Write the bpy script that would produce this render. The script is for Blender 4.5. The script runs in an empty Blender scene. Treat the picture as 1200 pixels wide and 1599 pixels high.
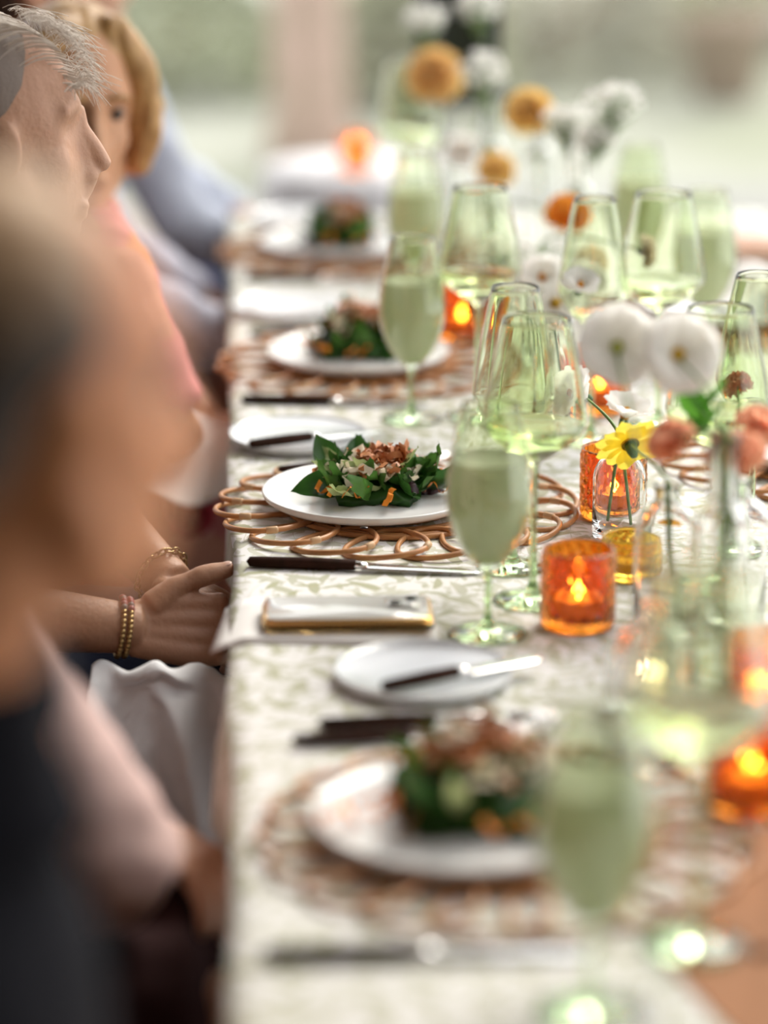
import bpy, math, random
from mathutils import Vector, Matrix, noise
V = Vector
random.seed(7)
S = bpy.context.scene
COL = S.collection
pi = math.pi
# ------------------------------------------------------------------ camera
TZ = 0.75                      # table height
PITCH, YAW, FPX = math.radians(16.0), math.radians(2.97), 4640.0
cam_d = bpy.data.cameras.new('camera')
cam = bpy.data.objects.new('camera', cam_d)
COL.objects.link(cam)
cam.location = (0, 0, 1.655)
cam.rotation_euler = (pi / 2 - PITCH, 0, -YAW)
cam_d.sensor_fit = 'VERTICAL'
cam_d.sensor_height = 36.0
cam_d.lens = 36.0 * FPX / 1599.0
cam_d.clip_start = 0.05
cam_d.clip_end = 200
cam_d.dof.use_dof = True
cam_d.dof.focus_distance = 3.18
cam_d.dof.aperture_fstop = 1.45
S.camera = cam
# ------------------------------------------------------------------ world, light, exposure
W = bpy.data.worlds.new('overcast_sky'); S.world = W; W.use_nodes = True
wn = W.node_tree.nodes; wl = W.node_tree.links
bg = wn['Background']
bg.inputs['Color'].default_value = (0.985, 0.985, 0.985, 1)
bg.inputs['Strength'].default_value = 1.75
sun_d = bpy.data.lights.new('hazy_sun', 'SUN'); sun_d.energy = 2.2; sun_d.angle = math.radians(24)
sun_d.color = (1.0, 0.93, 0.82)
sun = bpy.data.objects.new('hazy_sun', sun_d); COL.objects.link(sun)
sun.rotation_euler = (math.radians(-38), math.radians(30), 0)   # from far right, high
S.view_settings.view_transform = 'Standard'
S.view_settings.look = 'None'
S.view_settings.gamma = 1.0
S.view_settings.use_curve_mapping = False
S.view_settings.exposure = 0.50
S.cycles.max_bounces = 20
S.cycles.transmission_bounces = 18
S.cycles.glossy_bounces = 6
S.cycles.diffuse_bounces = 4
S.cycles.transparent_max_bounces = 16
S.cycles.sample_clamp_indirect = 18.0
S.cycles.use_denoising = True

# ------------------------------------------------------------------ helpers
CAMP = V(cam.location)
CAMR = cam.rotation_euler.to_matrix()
def ray(px, py):
    return CAMR @ V(((px - 600) / FPX, -(py - 799.5) / FPX, -1))
def T(px, py, z=TZ):
    d = ray(px, py); return CAMP + d * ((z - CAMP.z) / d.z)
def Q(px, py, Y):
    d = ray(px, py); return CAMP + d * (Y / d.y)

class MB:
    def __init__(s): s.v = []; s.f = []
    def add(s, vs, fs):
        o = len(s.v); s.v += [V(p) for p in vs]; s.f += [tuple(i + o for i in f) for f in fs]; return s
    def tube(s, pts, rad, seg=8, closed=False, flat=1.0, up=None, caps=True):
        pts = [V(p) for p in pts]; n = len(pts)
        if not hasattr(rad, '__len__'): rad = [rad] * n
        tans = []
        for i in range(n):
            a = pts[(i - 1) % n] if (closed or i > 0) else pts[i]
            b = pts[(i + 1) % n] if (closed or i < n - 1) else pts[i]
            t = (b - a); tans.append(t.normalized() if t.length > 1e-9 else V((0, 0, 1)))
        u = V(up) if up is not None else (V((0, 0, 1)) if abs(tans[0].z) < .9 else V((1, 0, 0)))
        vs, fs = [], []
        for i in range(n):
            t = tans[i]; u = (u - t * u.dot(t))
            if u.length < 1e-6: u = t.orthogonal()
            u = u.normalized(); w = t.cross(u)
            for k in range(seg):
                a = 2 * pi * k / seg
                vs.append(pts[i] + u * (math.sin(a) * rad[i] * flat) + w * (math.cos(a) * rad[i]))
        m = n if closed else n - 1
        for i in range(m):
            for k in range(seg):
                a = i * seg + k; b = i * seg + (k + 1) % seg
                c = ((i + 1) % n) * seg + (k + 1) % seg; d = ((i + 1) % n) * seg + k
                fs.append((a, d, c, b))
        if not closed and caps:
            vs.append(pts[0] - tans[0] * rad[0] * .6); vs.append(pts[-1] + tans[-1] * rad[-1] * .6)
            e0, e1 = len(vs) - 2, len(vs) - 1
            for k in range(seg):
                fs.append((e0, k, (k + 1) % seg))
                fs.append((e1, (n - 1) * seg + (k + 1) % seg, (n - 1) * seg + k))
        return s.add(vs, fs)
    def ell(s, c, r, rot=None, nu=16, nv=10):
        c = V(c); r = V(r) if hasattr(r, '__len__') else V((r, r, r)); vs, fs = [], []
        R = rot if rot is not None else Matrix.Identity(3)
        vs.append(c + R @ V((0, 0, -r.z)))
        for j in range(1, nv):
            p = -pi / 2 + pi * j / nv
            for i in range(nu):
                a = 2 * pi * i / nu
                vs.append(c + R @ V((r.x * math.cos(p) * math.cos(a), r.y * math.cos(p) * math.sin(a), r.z * math.sin(p))))
        vs.append(c + R @ V((0, 0, r.z))); e = len(vs) - 1
        for i in range(nu):
            fs.append((0, 1 + (i + 1) % nu, 1 + i))
            fs.append((e, e - nu + i, e - nu + (i + 1) % nu))
            for j in range(nv - 2):
                a = 1 + j * nu + i; b = 1 + j * nu + (i + 1) % nu
                fs.append((a, b, b + nu, a + nu))
        return s.add(vs, fs)
    def box(s, c, size, rot=None):
        c = V(c); R = rot if rot is not None else Matrix.Identity(3); h = V(size) / 2
        vs = [c + R @ V((x * h.x, y * h.y, z * h.z)) for z in (-1, 1) for y in (-1, 1) for x in (-1, 1)]
        return s.add(vs, [(0, 2, 3, 1), (4, 5, 7, 6), (0, 1, 5, 4), (2, 6, 7, 3), (0, 4, 6, 2), (1, 3, 7, 5)])
    def lathe(s, prof, seg=48, mod=None):
        vs, fs, rows = [], [], []
        for j, (r, z) in enumerate(prof):
            if r < 1e-6: rows.append([len(vs)]); vs.append((0, 0, z))
            else:
                rows.append(list(range(len(vs), len(vs) + seg)))
                for k in range(seg):
                    a = 2 * pi * k / seg; rr = r + (mod(j, a, r, z) if mod else 0)
                    vs.append((rr * math.cos(a), rr * math.sin(a), z))
        for A, B in zip(rows, rows[1:]):
            if len(A) == 1 and len(B) == 1: continue
            for k in range(seg):
                k2 = (k + 1) % seg
                if len(A) == 1: fs.append((A[0], B[k2], B[k]))
                elif len(B) == 1: fs.append((A[k], A[k2], B[0]))
                else: fs.append((A[k], A[k2], B[k2], B[k]))
        return s.add(vs, fs)
    def grid(s, fn, nu, nv):
        vs = [fn(i / nu, j / nv) for j in range(nv + 1) for i in range(nu + 1)]
        fs = []
        for j in range(nv):
            for i in range(nu):
                a = j * (nu + 1) + i; fs.append((a, a + 1, a + nu + 2, a + nu + 1))
        return s.add(vs, fs)
    def xf(s, M):
        s.v = [M @ p for p in s.v]; return s
    def mesh(s, name, mat=None, smooth=True):
        me = bpy.data.meshes.new(name); me.from_pydata([tuple(p) for p in s.v], [], s.f); me.update()
        if smooth: me.polygons.foreach_set('use_smooth', [True] * len(me.polygons))
        if mat: me.materials.append(mat)
        return me
    def build(s, name, mat, parent=None, smooth=True, loc=None):
        return mob(name, s.mesh(name, mat, smooth), parent, loc)

def mob(name, me, parent=None, loc=None, rot=None):
    o = bpy.data.objects.new(name, me); COL.objects.link(o); o.parent = parent
    if loc is not None: o.location = loc
    if rot is not None: o.rotation_euler = rot
    return o
def empty(name, loc=(0, 0, 0), rz=0.0):
    o = bpy.data.objects.new(name, None); COL.objects.link(o); o.location = loc; o.rotation_euler = (0, 0, rz)
    o.empty_display_size = .05; return o
def tag(o, label=None, cat=None, group=None, kind=None):
    if label: o['label'] = label
    if cat: o['category'] = cat
    if group: o['group'] = group
    if kind: o['kind'] = kind
    return o
KIDS = {}
def copy_tree(o, parent=None):
    c = o.copy(); COL.objects.link(c); c.parent = parent
    for ch in list(o.children): copy_tree(ch, c)
    return c
def bevel(o, w, seg=2):
    m = o.modifiers.new('bevel', 'BEVEL'); m.width = w; m.segments = seg; m.limit_method = 'ANGLE'; return o
def fuse(mb, voxel, smooth=4, name='fused', mat=None):
    """one continuous surface out of overlapping closed shapes"""
    me = mb.mesh('tmp'); o = bpy.data.objects.new('tmp', me); COL.objects.link(o)
    m = o.modifiers.new('r', 'REMESH'); m.mode = 'VOXEL'; m.voxel_size = voxel; m.use_smooth_shade = True
    if smooth:
        q = o.modifiers.new('s', 'SMOOTH'); q.factor = .5; q.iterations = smooth
    dg = bpy.context.evaluated_depsgraph_get(); dg.update()
    out = bpy.data.meshes.new_from_object(o.evaluated_get(dg))
    bpy.data.objects.remove(o); bpy.data.meshes.remove(me)
    out.name = name; out.materials.clear()
    if mat: out.materials.append(mat)
    out.polygons.foreach_set('use_smooth', [True] * len(out.polygons))
    return out
def displace(me, fn):
    cs = [v.co.copy() for v in me.vertices]; ns = [V(v.normal) for v in me.vertices]
    flat = []
    for c, n in zip(cs, ns): flat.extend(fn(c, n))
    me.vertices.foreach_set('co', flat); me.update(); return me
def basis(z, hint=(0, 0, 1)):
    z = V(z).normalized(); h = V(hint)
    if abs(z.dot(h)) > .98: h = V((1, 0, 0))
    x = h.cross(z).normalized(); y = z.cross(x)
    return Matrix((x, y, z)).transposed()
def bez(a, b, c, n=10):
    a, b, c = V(a), V(b), V(c)
    return [a * (1 - t) ** 2 + b * (2 * t * (1 - t)) + c * t * t for t in [i / n for i in range(n + 1)]]

# ------------------------------------------------------------------ materials
def nm(name):
    m = bpy.data.materials.new(name); m.use_nodes = True
    return m, m.node_tree.nodes, m.node_tree.links, m.node_tree.nodes['Principled BSDF']
def pm(name, col, rough=.5, metal=0, trans=0, ior=1.45, sss=0, var=0.0, vscale=20, bump=0.0, bscale=60, spec=None, col2=None, sheen=0, coords='Object'):
    m, n, l, p = nm(name)
    p.inputs['Base Color'].default_value = (*col, 1); p.inputs['Roughness'].default_value = rough
    p.inputs['Metallic'].default_value = metal; p.inputs['Transmission Weight'].default_value = trans
    p.inputs['IOR'].default_value = ior
    if spec is not None: p.inputs['Specular IOR Level'].default_value = spec
    if sheen: p.inputs['Sheen Weight'].default_value = sheen
    if sss:
        p.inputs['Subsurface Weight'].default_value = sss; p.inputs['Subsurface Radius'].default_value = (1, .4, .2); p.inputs['Subsurface Scale'].default_value = .01
    if var or col2 or bump:
        tc = n.new('ShaderNodeTexCoord')
    if var or col2:
        t = n.new('ShaderNodeTexNoise'); t.inputs['Scale'].default_value = vscale; t.inputs['Detail'].default_value = 4
        l.new(tc.outputs[coords], t.inputs['Vector'])
        r = n.new('ShaderNodeValToRGB'); r.color_ramp.elements[0].position = .35; r.color_ramp.elements[1].position = .65
        c2 = col2 if col2 else tuple(c * (1 - var) for c in col)
        r.color_ramp.elements[0].color = (*c2, 1); r.color_ramp.elements[1].color = (*col, 1)
        l.new(t.outputs['Fac'], r.inputs['Fac']); l.new(r.outputs['Color'], p.inputs['Base Color'])
    if bump:
        t = n.new('ShaderNodeTexNoise'); t.inputs['Scale'].default_value = bscale; t.inputs['Detail'].default_value = 5
        l.new(tc.outputs[coords], t.inputs['Vector'])
        b = n.new('ShaderNodeBump'); b.inputs['Strength'].default_value = bump; b.inputs['Distance'].default_value = .002
        l.new(t.outputs['Fac'], b.inputs['Height']); l.new(b.outputs['Normal'], p.inputs['Normal'])
    return m
def thin(name, col, tr=.5, var=0.0, vscale=60, rough=.6):
    """petals, leaves, cloudy drinks: diffuse + translucent"""
    m, n, l, p = nm(name); p.inputs['Base Color'].default_value = (*col, 1); p.inputs['Roughness'].default_value = rough
    p.inputs['Specular IOR Level'].default_value = .3
    tl = n.new('ShaderNodeBsdfTranslucent'); tl.inputs['Color'].default_value = (*col, 1)
    mx = n.new('ShaderNodeMixShader'); mx.inputs['Fac'].default_value = tr
    if var:
        tc = n.new('ShaderNodeTexCoord'); t = n.new('ShaderNodeTexNoise'); t.inputs['Scale'].default_value = vscale
        l.new(tc.outputs['Object'], t.inputs['Vector'])
        r = n.new('ShaderNodeValToRGB'); r.color_ramp.elements[0].position = .35; r.color_ramp.elements[1].position = .65
        r.color_ramp.elements[0].color = (*[c * (1 - var) for c in col], 1); r.color_ramp.elements[1].color = (*col, 1)
        l.new(t.outputs['Fac'], r.inputs['Fac']); l.new(r.outputs['Color'], p.inputs['Base Color']); l.new(r.outputs['Color'], tl.inputs['Color'])
    l.new(p.outputs[0], mx.inputs[1]); l.new(tl.outputs[0], mx.inputs[2])
    l.new(mx.outputs[0], n['Material Output'].inputs['Surface'])
    return m
def emit(name, col, st):
    m, n, l, p = nm(name); p.inputs['Base Color'].default_value = (0, 0, 0, 1)
    p.inputs['Emission Color'].default_value = (*col, 1); p.inputs['Emission Strength'].default_value = st; return m
def glass(name, col, ior=1.45, rough=0.0):
    return pm(name, col, rough=rough, trans=1.0, ior=ior)

def cloth_mat():
    """white linen printed with sage leaves on thin vines"""
    m, n, l, p = nm('leaf_print_linen'); p.inputs['Roughness'].default_value = .85; p.inputs['Specular IOR Level'].default_value = .2
    tc = n.new('ShaderNodeTexCoord')
    def math_(op, a, b=None):
        q = n.new('ShaderNodeMath'); q.operation = op
        for i, x in enumerate((a, b)):
            if x is None: continue
            if isinstance(x, (int, float)): q.inputs[i].default_value = x
            else: l.new(x, q.inputs[i])
        return q.outputs[0]
    def leaf(scale, off, L, Wd, coords):
        mp = n.new('ShaderNodeMapping'); mp.inputs['Location'].default_value = (off, off * .37, 0); l.new(coords, mp.inputs['Vector'])
        vo = n.new('ShaderNodeTexVoronoi'); vo.voronoi_dimensions = '2D'; vo.inputs['Scale'].default_value = scale
        vo.inputs['Randomness'].default_value = .75
        l.new(mp.outputs[0], vo.inputs['Vector'])
        sb = n.new('ShaderNodeVectorMath'); sb.operation = 'SUBTRACT'; l.new(mp.outputs[0], sb.inputs[0]); l.new(vo.outputs['Position'], sb.inputs[1])
        sc = n.new('ShaderNodeVectorMath'); sc.operation = 'SCALE'; sc.inputs['Scale'].default_value = scale; l.new(sb.outputs[0], sc.inputs[0])
        sx = n.new('ShaderNodeSeparateColor'); l.new(vo.outputs['Color'], sx.inputs[0])
        ro = n.new('ShaderNodeVectorRotate'); ro.rotation_type = 'Z_AXIS'; l.new(sc.outputs[0], ro.inputs['Vector'])
        l.new(math_('MULTIPLY', sx.outputs[0], 6.28), ro.inputs['Angle'])
        xy = n.new('ShaderNodeSeparateXYZ'); l.new(ro.outputs[0], xy.inputs[0])
        xn = math_('DIVIDE', xy.outputs[0], L); wid = math_('MULTIPLY', math_('SUBTRACT', 1.0, math_('MULTIPLY', xn, xn)), Wd)
        cv = math_('SUBTRACT', xy.outputs[1], math_('MULTIPLY', math_('MULTIPLY', xn, xn), .10))
        d = math_('SUBTRACT', wid, math_('ABSOLUTE', cv))
        return math_('MULTIPLY', math_('GREATER_THAN', d, 0.0), math_('ADD', math_('MULTIPLY', sx.outputs[1], .5), .5))
    ns = n.new('ShaderNodeTexNoise'); ns.inputs['Scale'].default_value = 9; l.new(tc.outputs['Object'], ns.inputs['Vector'])
    nsx = n.new('ShaderNodeVectorMath'); nsx.operation = 'SCALE'; nsx.inputs['Scale'].default_value = .03; l.new(ns.outputs['Color'], nsx.inputs[0])
    ad = n.new('ShaderNodeVectorMath'); l.new(tc.outputs['Object'], ad.inputs[0]); l.new(nsx.outputs[0], ad.inputs[1])
    a = leaf(23, 0.0, .62, .155, ad.outputs[0]); b = leaf(30, 3.3, .56, .13, ad.outputs[0]); c = leaf(48, 7.7, .42, .15, ad.outputs[0])
    wv = n.new('ShaderNodeTexWave'); wv.inputs['Scale'].default_value = 5; wv.inputs['Distortion'].default_value = 9; wv.inputs['Detail'].default_value = 1; wv.inputs['Detail Scale'].default_value = 1.5
    l.new(tc.outputs['Object'], wv.inputs['Vector'])
    vine = math_('MULTIPLY', math_('LESS_THAN', math_('ABSOLUTE', math_('SUBTRACT', wv.outputs['Fac'], .5)), .035), .5)
    mx = math_('MAXIMUM', math_('MAXIMUM', a, b), math_('MAXIMUM', math_('MULTIPLY', c, .8), vine))
    mix = n.new('ShaderNodeMix'); mix.data_type = 'RGBA'; l.new(math_('MULTIPLY', mx, .92), mix.inputs['Factor'])
    mix.inputs['A'].default_value = (.79, .785, .775, 1); mix.inputs['B'].default_value = (.38, .385, .235, 1)
    l.new(mix.outputs['Result'], p.inputs['Base Color'])
    w2 = n.new('ShaderNodeTexNoise'); w2.inputs['Scale'].default_value = 14; w2.inputs['Detail'].default_value = 6; l.new(tc.outputs['Object'], w2.inputs['Vector'])
    bm = n.new('ShaderNodeBump'); bm.inputs['Strength'].default_value = .35; bm.inputs['Distance'].default_value = .01; l.new(w2.outputs['Fac'], bm.inputs['Height']); l.new(bm.outputs['Normal'], p.inputs['Normal'])
    return m

M = {}
M['cloth'] = cloth_mat()
M['ceramic'] = pm('glazed_stoneware', (.80, .80, .79), .22)
M['ceramic_grey'] = pm('pale_glaze', (.74, .77, .80), .10)
M['rattan'] = pm('rattan', (.56, .27, .10), .42, col2=(.40, .17, .06), vscale=35)
M['binding'] = pm('rattan_binding', (.62, .40, .22), .5)
M['handle'] = pm('dark_walnut_handle', (.022, .010, .006), .7, col2=(.035, .014, .009), vscale=90, spec=.06)
M['steel'] = pm('polished_steel', (.78, .78, .78), .16, metal=1)
M['gglass'] = glass('green_glass', (.885, .935, .80))
M['gstem'] = glass('green_glass_stem', (.64, .81, .52))
M['drink'] = thin('cloudy_green_drink', (.90, .92, .76), .5)
M['wine'] = glass('white_wine', (.95, .96, .74), 1.34)
M['amber'] = glass('amber_glass', (.94, .29, .03), 1.48)
M['yamber'] = glass('yellow_amber_glass', (.97, .62, .08), 1.48)
M['clear'] = glass('clear_glass', (.965, .975, .965), 1.45)
M['water'] = glass('water', (.97, .98, .97), 1.33)
M['wax'] = thin('candle_wax', (.93, .86, .74), .35)
M['flame'] = emit('candle_flame', (1.0, .74, .46), 70)
M['wick'] = pm('wick', (.03, .02, .02), .9)
M['stem'] = pm('flower_stem', (.13, .24, .06), .5, col2=(.20, .30, .09), vscale=50)
M['calyx'] = pm('calyx', (.05, .11, .03), .55)
for k, c in dict(orange=(1.0, .52, .08), yellow=(1.0, .78, .34), lemon=(.95, .78, .10), white=(.95, .94, .91), cream=(.94, .85, .68), peach=(1.0, .58, .38),
                 amberyellow=(1.0, .76, .36), rust=(.98, .45, .36), gold=(.85, .45, .03)).items():
    M[k] = thin('petal_' + k, c, .65, var=.10, vscale=80)
M['disc'] = pm('flower_disc', (.55, .33, .03), .8, bump=.6, bscale=300)
M['disc_green'] = pm('flower_disc_green', (.42, .45, .08), .8)
for k, c in dict(spinach=(.040, .125, .022), arugula=(.10, .25, .045), redleaf=(.045, .014, .020), palegreen=(.46, .54, .24)).items():
    M[k] = thin('leaf_' + k, c, .3, var=.4, vscale=40, rough=.3)
M['shred'] = pm('crisp_shreds', (.62, .27, .11), .45, col2=(.42, .14, .05), vscale=70)
M['flake'] = thin('cheese_flake', (.86, .76, .58), .3)
M['carrot'] = pm('carrot', (.85, .28, .03), .4)
M['dressing'] = pm('dark_dressing', (.02, .008, .005), .12)
M['phonecase'] = glass('amber_clear_case', (.93, .62, .24), 1.4)
M['brass'] = pm('gold_edge', (.72, .45, .18), .25, metal=1)
M['screen'] = pm('phone_glass', (.70, .71, .69), .10, spec=1.0)
M['black'] = pm('black_glossy', (.01, .01, .01), .15)
M['paper'] = pm('white_paper', (.84, .83, .81), .8)
M['kraft'] = pm('kraft_paper', (.34, .15, .062), .8, col2=(.31, .135, .055), vscale=12)
M['linen'] = pm('white_linen_napkin', (.80, .81, .83), .85, bump=.4, bscale=900)
M['hem'] = pm('napkin_hem', (.78, .76, .74), .8)
M['wood'] = pm('chair_wood', (.26, .13, .06), .5, col2=(.18, .085, .04), vscale=18)
M['floor'] = pm('dark_floor', (.055, .03, .02), .6, col2=(.03, .018, .012), vscale=4)
M['darkwall'] = pm('dark_timber_wall', (.055, .035, .025), .7)
M['roof'] = pm('timber_roof', (.20, .14, .09), .7)

# ------------------------------------------------------------------ the place
def struct(name, mb, mat, smooth=False):
    o = mb.build(name, mat, smooth=smooth); o['kind'] = 'structure'; return o
struct('floor', MB().box((.4, 1.8, -.05), (5.8, 10.4, .1)), M['floor'])
struct('wall_left', MB().box((-2.4, 1.2, 1.5), (.15, 9.2, 3.0)), M['darkwall'])
struct('ceiling', MB().box((-.95, 1.4, 3.06), (3.1, 9.8, .1)), M['roof'])
struct('shade_ceiling_near', MB().box((1.95, -1.0, 3.06), (2.7, 5.0, .1)), M['roof'])  # unseen roof piece, added to dim the near end of the table
struct('shade_wall_right', MB().box((3.3, -1.55, 1.5), (.15, 3.9, 3.0)), M['darkwall'])  # unseen wall, added to keep daylight off the nearest guest
struct('shade_wall_back', MB().box((.4, -3.5, 1.5), (5.8, .15, 3.0)), M['darkwall'])  # unseen wall behind the camera, put back to shade camera-facing sides
lawn_m, n_, l_, p_ = nm('pale_lawn'); p_.inputs['Roughness'].default_value = .95
tc_ = n_.new('ShaderNodeTexCoord'); t_ = n_.new('ShaderNodeTexNoise'); t_.inputs['Scale'].default_value = .55; t_.inputs['Detail'].default_value = 3
l_.new(tc_.outputs['Object'], t_.inputs['Vector']); r_ = n_.new('ShaderNodeValToRGB')
r_.color_ramp.elements[0].position = .36; r_.color_ramp.elements[0].color = (.235, .25, .18, 1)
r_.color_ramp.elements[1].position = .62; r_.color_ramp.elements[1].color = (.33, .34, .30, 1)
e_ = r_.color_ramp.elements.new(.48); e_.color = (.28, .29, .235, 1)
l_.new(t_.outputs['Fac'], r_.inputs['Fac']); l_.new(r_.outputs['Color'], p_.inputs['Base Color'])
tag(struct('ground', MB().grid(lambda u, v: (-30 + 60 * u, 7.0 + 45 * v, -.16 + .05 * noise.noise(V((u * 40, v * 40, 0)))), 60, 50), lawn_m, True), 'pale green lawn outside beyond the terrace', 'lawn')
struct('paving', MB().box((.4, 8.3, -.09), (26, 2.6, .16)), pm('pale_paving', (.25, .25, .235), .8, col2=(.21, .215, .195), vscale=1.2))
# low stone kerb along the terrace edge
struct('trim_1', MB().box((2.35, 6.62, .36), (3.1, .26, .045)), pm('stone_ledge', (.42, .40, .38), .7, var=.2))
struct('trim_2', MB().box((2.35, 6.64, .17), (3.0, .18, .335)), pm('stone_kerb', (.16, .155, .14), .8, var=.3))

def leafy(n, cx, cy, cz, rx, ry, rz, size):
    mb = MB()
    for i in range(n):
        a = random.uniform(0, 2 * pi); u = random.uniform(-.2, 1); k = math.sqrt(max(0, 1 - u * u)); q = random.uniform(.72, 1.0)
        p = V((cx + rx * k * math.cos(a) * q, cy + ry * k * math.sin(a) * q, cz + rz * u * q))
        R = basis(V((random.gauss(0, 1), random.gauss(0, 1), random.gauss(.6, 1))))
        s = size * random.uniform(.6, 1.2)
        mb.add([p + R @ V(q_) * s for q_ in ((-.5, 0, 0), (0, -.28, .08), (.5, 0, 0), (0, .28, .08))], [(0, 1, 2, 3)])
    return mb
def shrub(px, py, dist, rx, rz, col, label, seed):
    random.seed(seed); b = Q(px, py, dist); b.z = -.15
    r = empty('garden_shrub', b); tag(r, label, 'shrub', 'shrubs in the garden')
    leafy(1100, 0, 0, .12, rx, rx * .8, rz, .11).build('foliage', thin('shrub_leaf', col, .3, var=.3, vscale=3), r, smooth=False)
    mb = MB()
    for k in range(5):
        a = k * 1.26; mb.tube([(0, 0, -.02), (.1 * math.cos(a), .1 * math.sin(a), .2), (rx * .5 * math.cos(a), rx * .4 * math.sin(a), rz * .7)], [.02, .016, .008], 6)
    mb.build('branches', M['wood'], r)
shrub(235, 120, 13.0, .62, .5, (.46, .49, .35), 'round pale green shrub left of the pinkish tree trunk', 1)
shrub(640, 60, 12.5, .45, .5, (.50, .51, .38), 'pale shrub between tree trunk and dark lantern', 2)
shrub(850, 40, 13.5, .8, .6, (.48, .47, .38), 'olive shrub behind the tall yellow blooms', 3)
shrub(1120, 60, 14.5, .7, .5, (.46, .45, .40), 'greyish shrub near the terracotta pot', 4)
random.seed(11)
tb = Q(487, 250, 11.2); tb.z = -.15
tr = empty('tree_trunk', tb); tag(tr, 'pinkish brown tree trunk rising from the lawn', 'tree')
mb = MB(); mb.tube([(0, 0, -.05), (.0, 0, .2), (-.03, 0, 1.2), (.02, .1, 2.6)], [.19, .145, .125, .11], 14)
mb.build('trunk', pm('pink_bark', (.47, .34, .29), .9, col2=(.38, .29, .23), vscale=5, bump=.6, bscale=25), tr)
leafy(1400, 0, .1, 2.9, 1.4, 1.2, .8, .16).build('foliage', thin('tree_leaf', (.2, .3, .1), .3), tr, smooth=False)
pb = Q(1130, 215, 12.6); pb.z = -.15
tp = empty('terracotta_pot', pb); tag(tp, 'terracotta pot standing on the lawn at right', 'pot')
MB().lathe([(0, 0), (.13, 0), (.20, .33), (.225, .33), (.225, .40), (.19, .40), (.185, .30), (0, .30)], 28).build('pot', pm('terracotta', (.46, .36, .30), .8), tp)
leafy(250, 0, 0, .42, .24, .24, .3, .08).build('plant', thin('pot_leaf', (.35, .38, .25), .3), tp, smooth=False)

# dark lantern hanging beyond the flowers
lb = Q(716, 156, 5.0)
ln = empty('hanging_lantern', lb); ln.scale = (1.25, 1.25, 1.0); tag(ln, 'dark green metal lantern hanging behind the far flowers', 'lantern')
dg_ = pm('dark_green_metal', (.012, .018, .010), .5)
b_ = MB().lathe([(0, 0), (.06, 0), (.066, .01), (.066, .025), (.055, .03)], 6).build('base', dg_, ln, smooth=False)
for k in range(6):
    a = k * pi / 3; MB().tube([(.052 * math.cos(a), .052 * math.sin(a), .02), (.052 * math.cos(a), .052 * math.sin(a), .30)], .006, 5).build('bar', dg_, ln)
MB().lathe([(.049, .025), (.049, .30)], 6).build('pane', pm('smoked_pane', (.010, .016, .008), .4), ln, smooth=False)
MB().lathe([(.07, .30), (.07, .315), (.03, .36), (.012, .39), (0, .39)], 6).build('roof', dg_, ln, smooth=False)
MB().tube([(0, 0, .38), (0, 0, 3.01 - lb.z)], .004, 6).build('chain', dg_, ln)
struct('trim_3', MB().box((.35, lb.y, 3.05), (1.2, .1, .1)), M['roof'])

# ------------------------------------------------------------------ table and cloth
Y0, Y1, TW = .75, 4.98, .90
tbl = empty('dining_table', (TW / 2, (Y0 + Y1) / 2, 0)); tag(tbl, 'long wooden dining table under the leaf print cloth', 'table')
bevel(MB().box((0, 0, .725), (TW - .02, Y1 - Y0 - .02, .04)).build('tabletop', M['wood'], tbl, smooth=False), .004)
for sx in (-1, 1):
    for sy in (-1, 0, 1):
        MB().tube([(sx * .36, sy * 1.9, 0), (sx * .36, sy * 1.9, .71)], [.022, .03], 10).build('leg', M['wood'], tbl)
def cloth_fn(u, v):
    L1 = .10; tot = L1 * 2 + TW; s = u * tot; y = Y0 - .005 + (Y1 - Y0 + .01) * v
    wob = .006 * math.sin(y * 9.1) + .004 * math.sin(y * 21.3 + 1)
    if s < L1: d = L1 - s; push = .075 * min(1, d / .05) * sum(math.exp(-((y - q) / .17) ** 2) for q in (3.0, 3.88, 4.45, 5.0)); return (-.008 + push + wob * min(1, d / .05 + .25) - .02 * d + .010 * math.sin(y * 17) * d / L1, y, TZ - d - (.002 if d < .02 else .004))
    if s > L1 + TW: d = s - L1 - TW; return (TW + .008 + wob + .02 * d + .010 * math.sin(y * 15) * d / L1, y, TZ - d - .002)
    x = s - L1; e = min(x, TW - x)
    return (x + wob * max(0, 1 - x / .05) * .25, y, TZ - .0005 - (.0045 * max(0, 1 - e / .012) ** 2))
cl = MB().grid(cloth_fn, 190, 150).build('tablecloth', M['cloth']); tag(cl, 'white tablecloth printed with sage green leaves', 'tablecloth')
fe = MB().grid(lambda u, v: (TW * u, Y1 + .006 + .012 * v + .008 * v * math.sin(u * 30), TZ - .001 - .36 * v), 60, 12).build('end_drop', M['cloth'], cl)
# round table beyond, pale cloth
rt = empty('round_table', V((.26, 6.15, -.05))); tag(rt, 'round side table in a pale cloth beyond the long table', 'table')
MB().lathe([(0, .05), (.20, .05), (.20, .07), (.03, .09), (.03, .68), (0, .68)], 24).build('pedestal', M['wood'], rt)
MB().lathe([(.23, .30), (.205, .52), (.195, .67), (.19, .69), (0, .69)], 64, mod=lambda j, a, r, z: (.025 * math.sin(a * 9) * (.70 - z) / .34)).build('tablecloth', pm('pale_linen', (.66, .65, .66), .9), rt)

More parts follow.
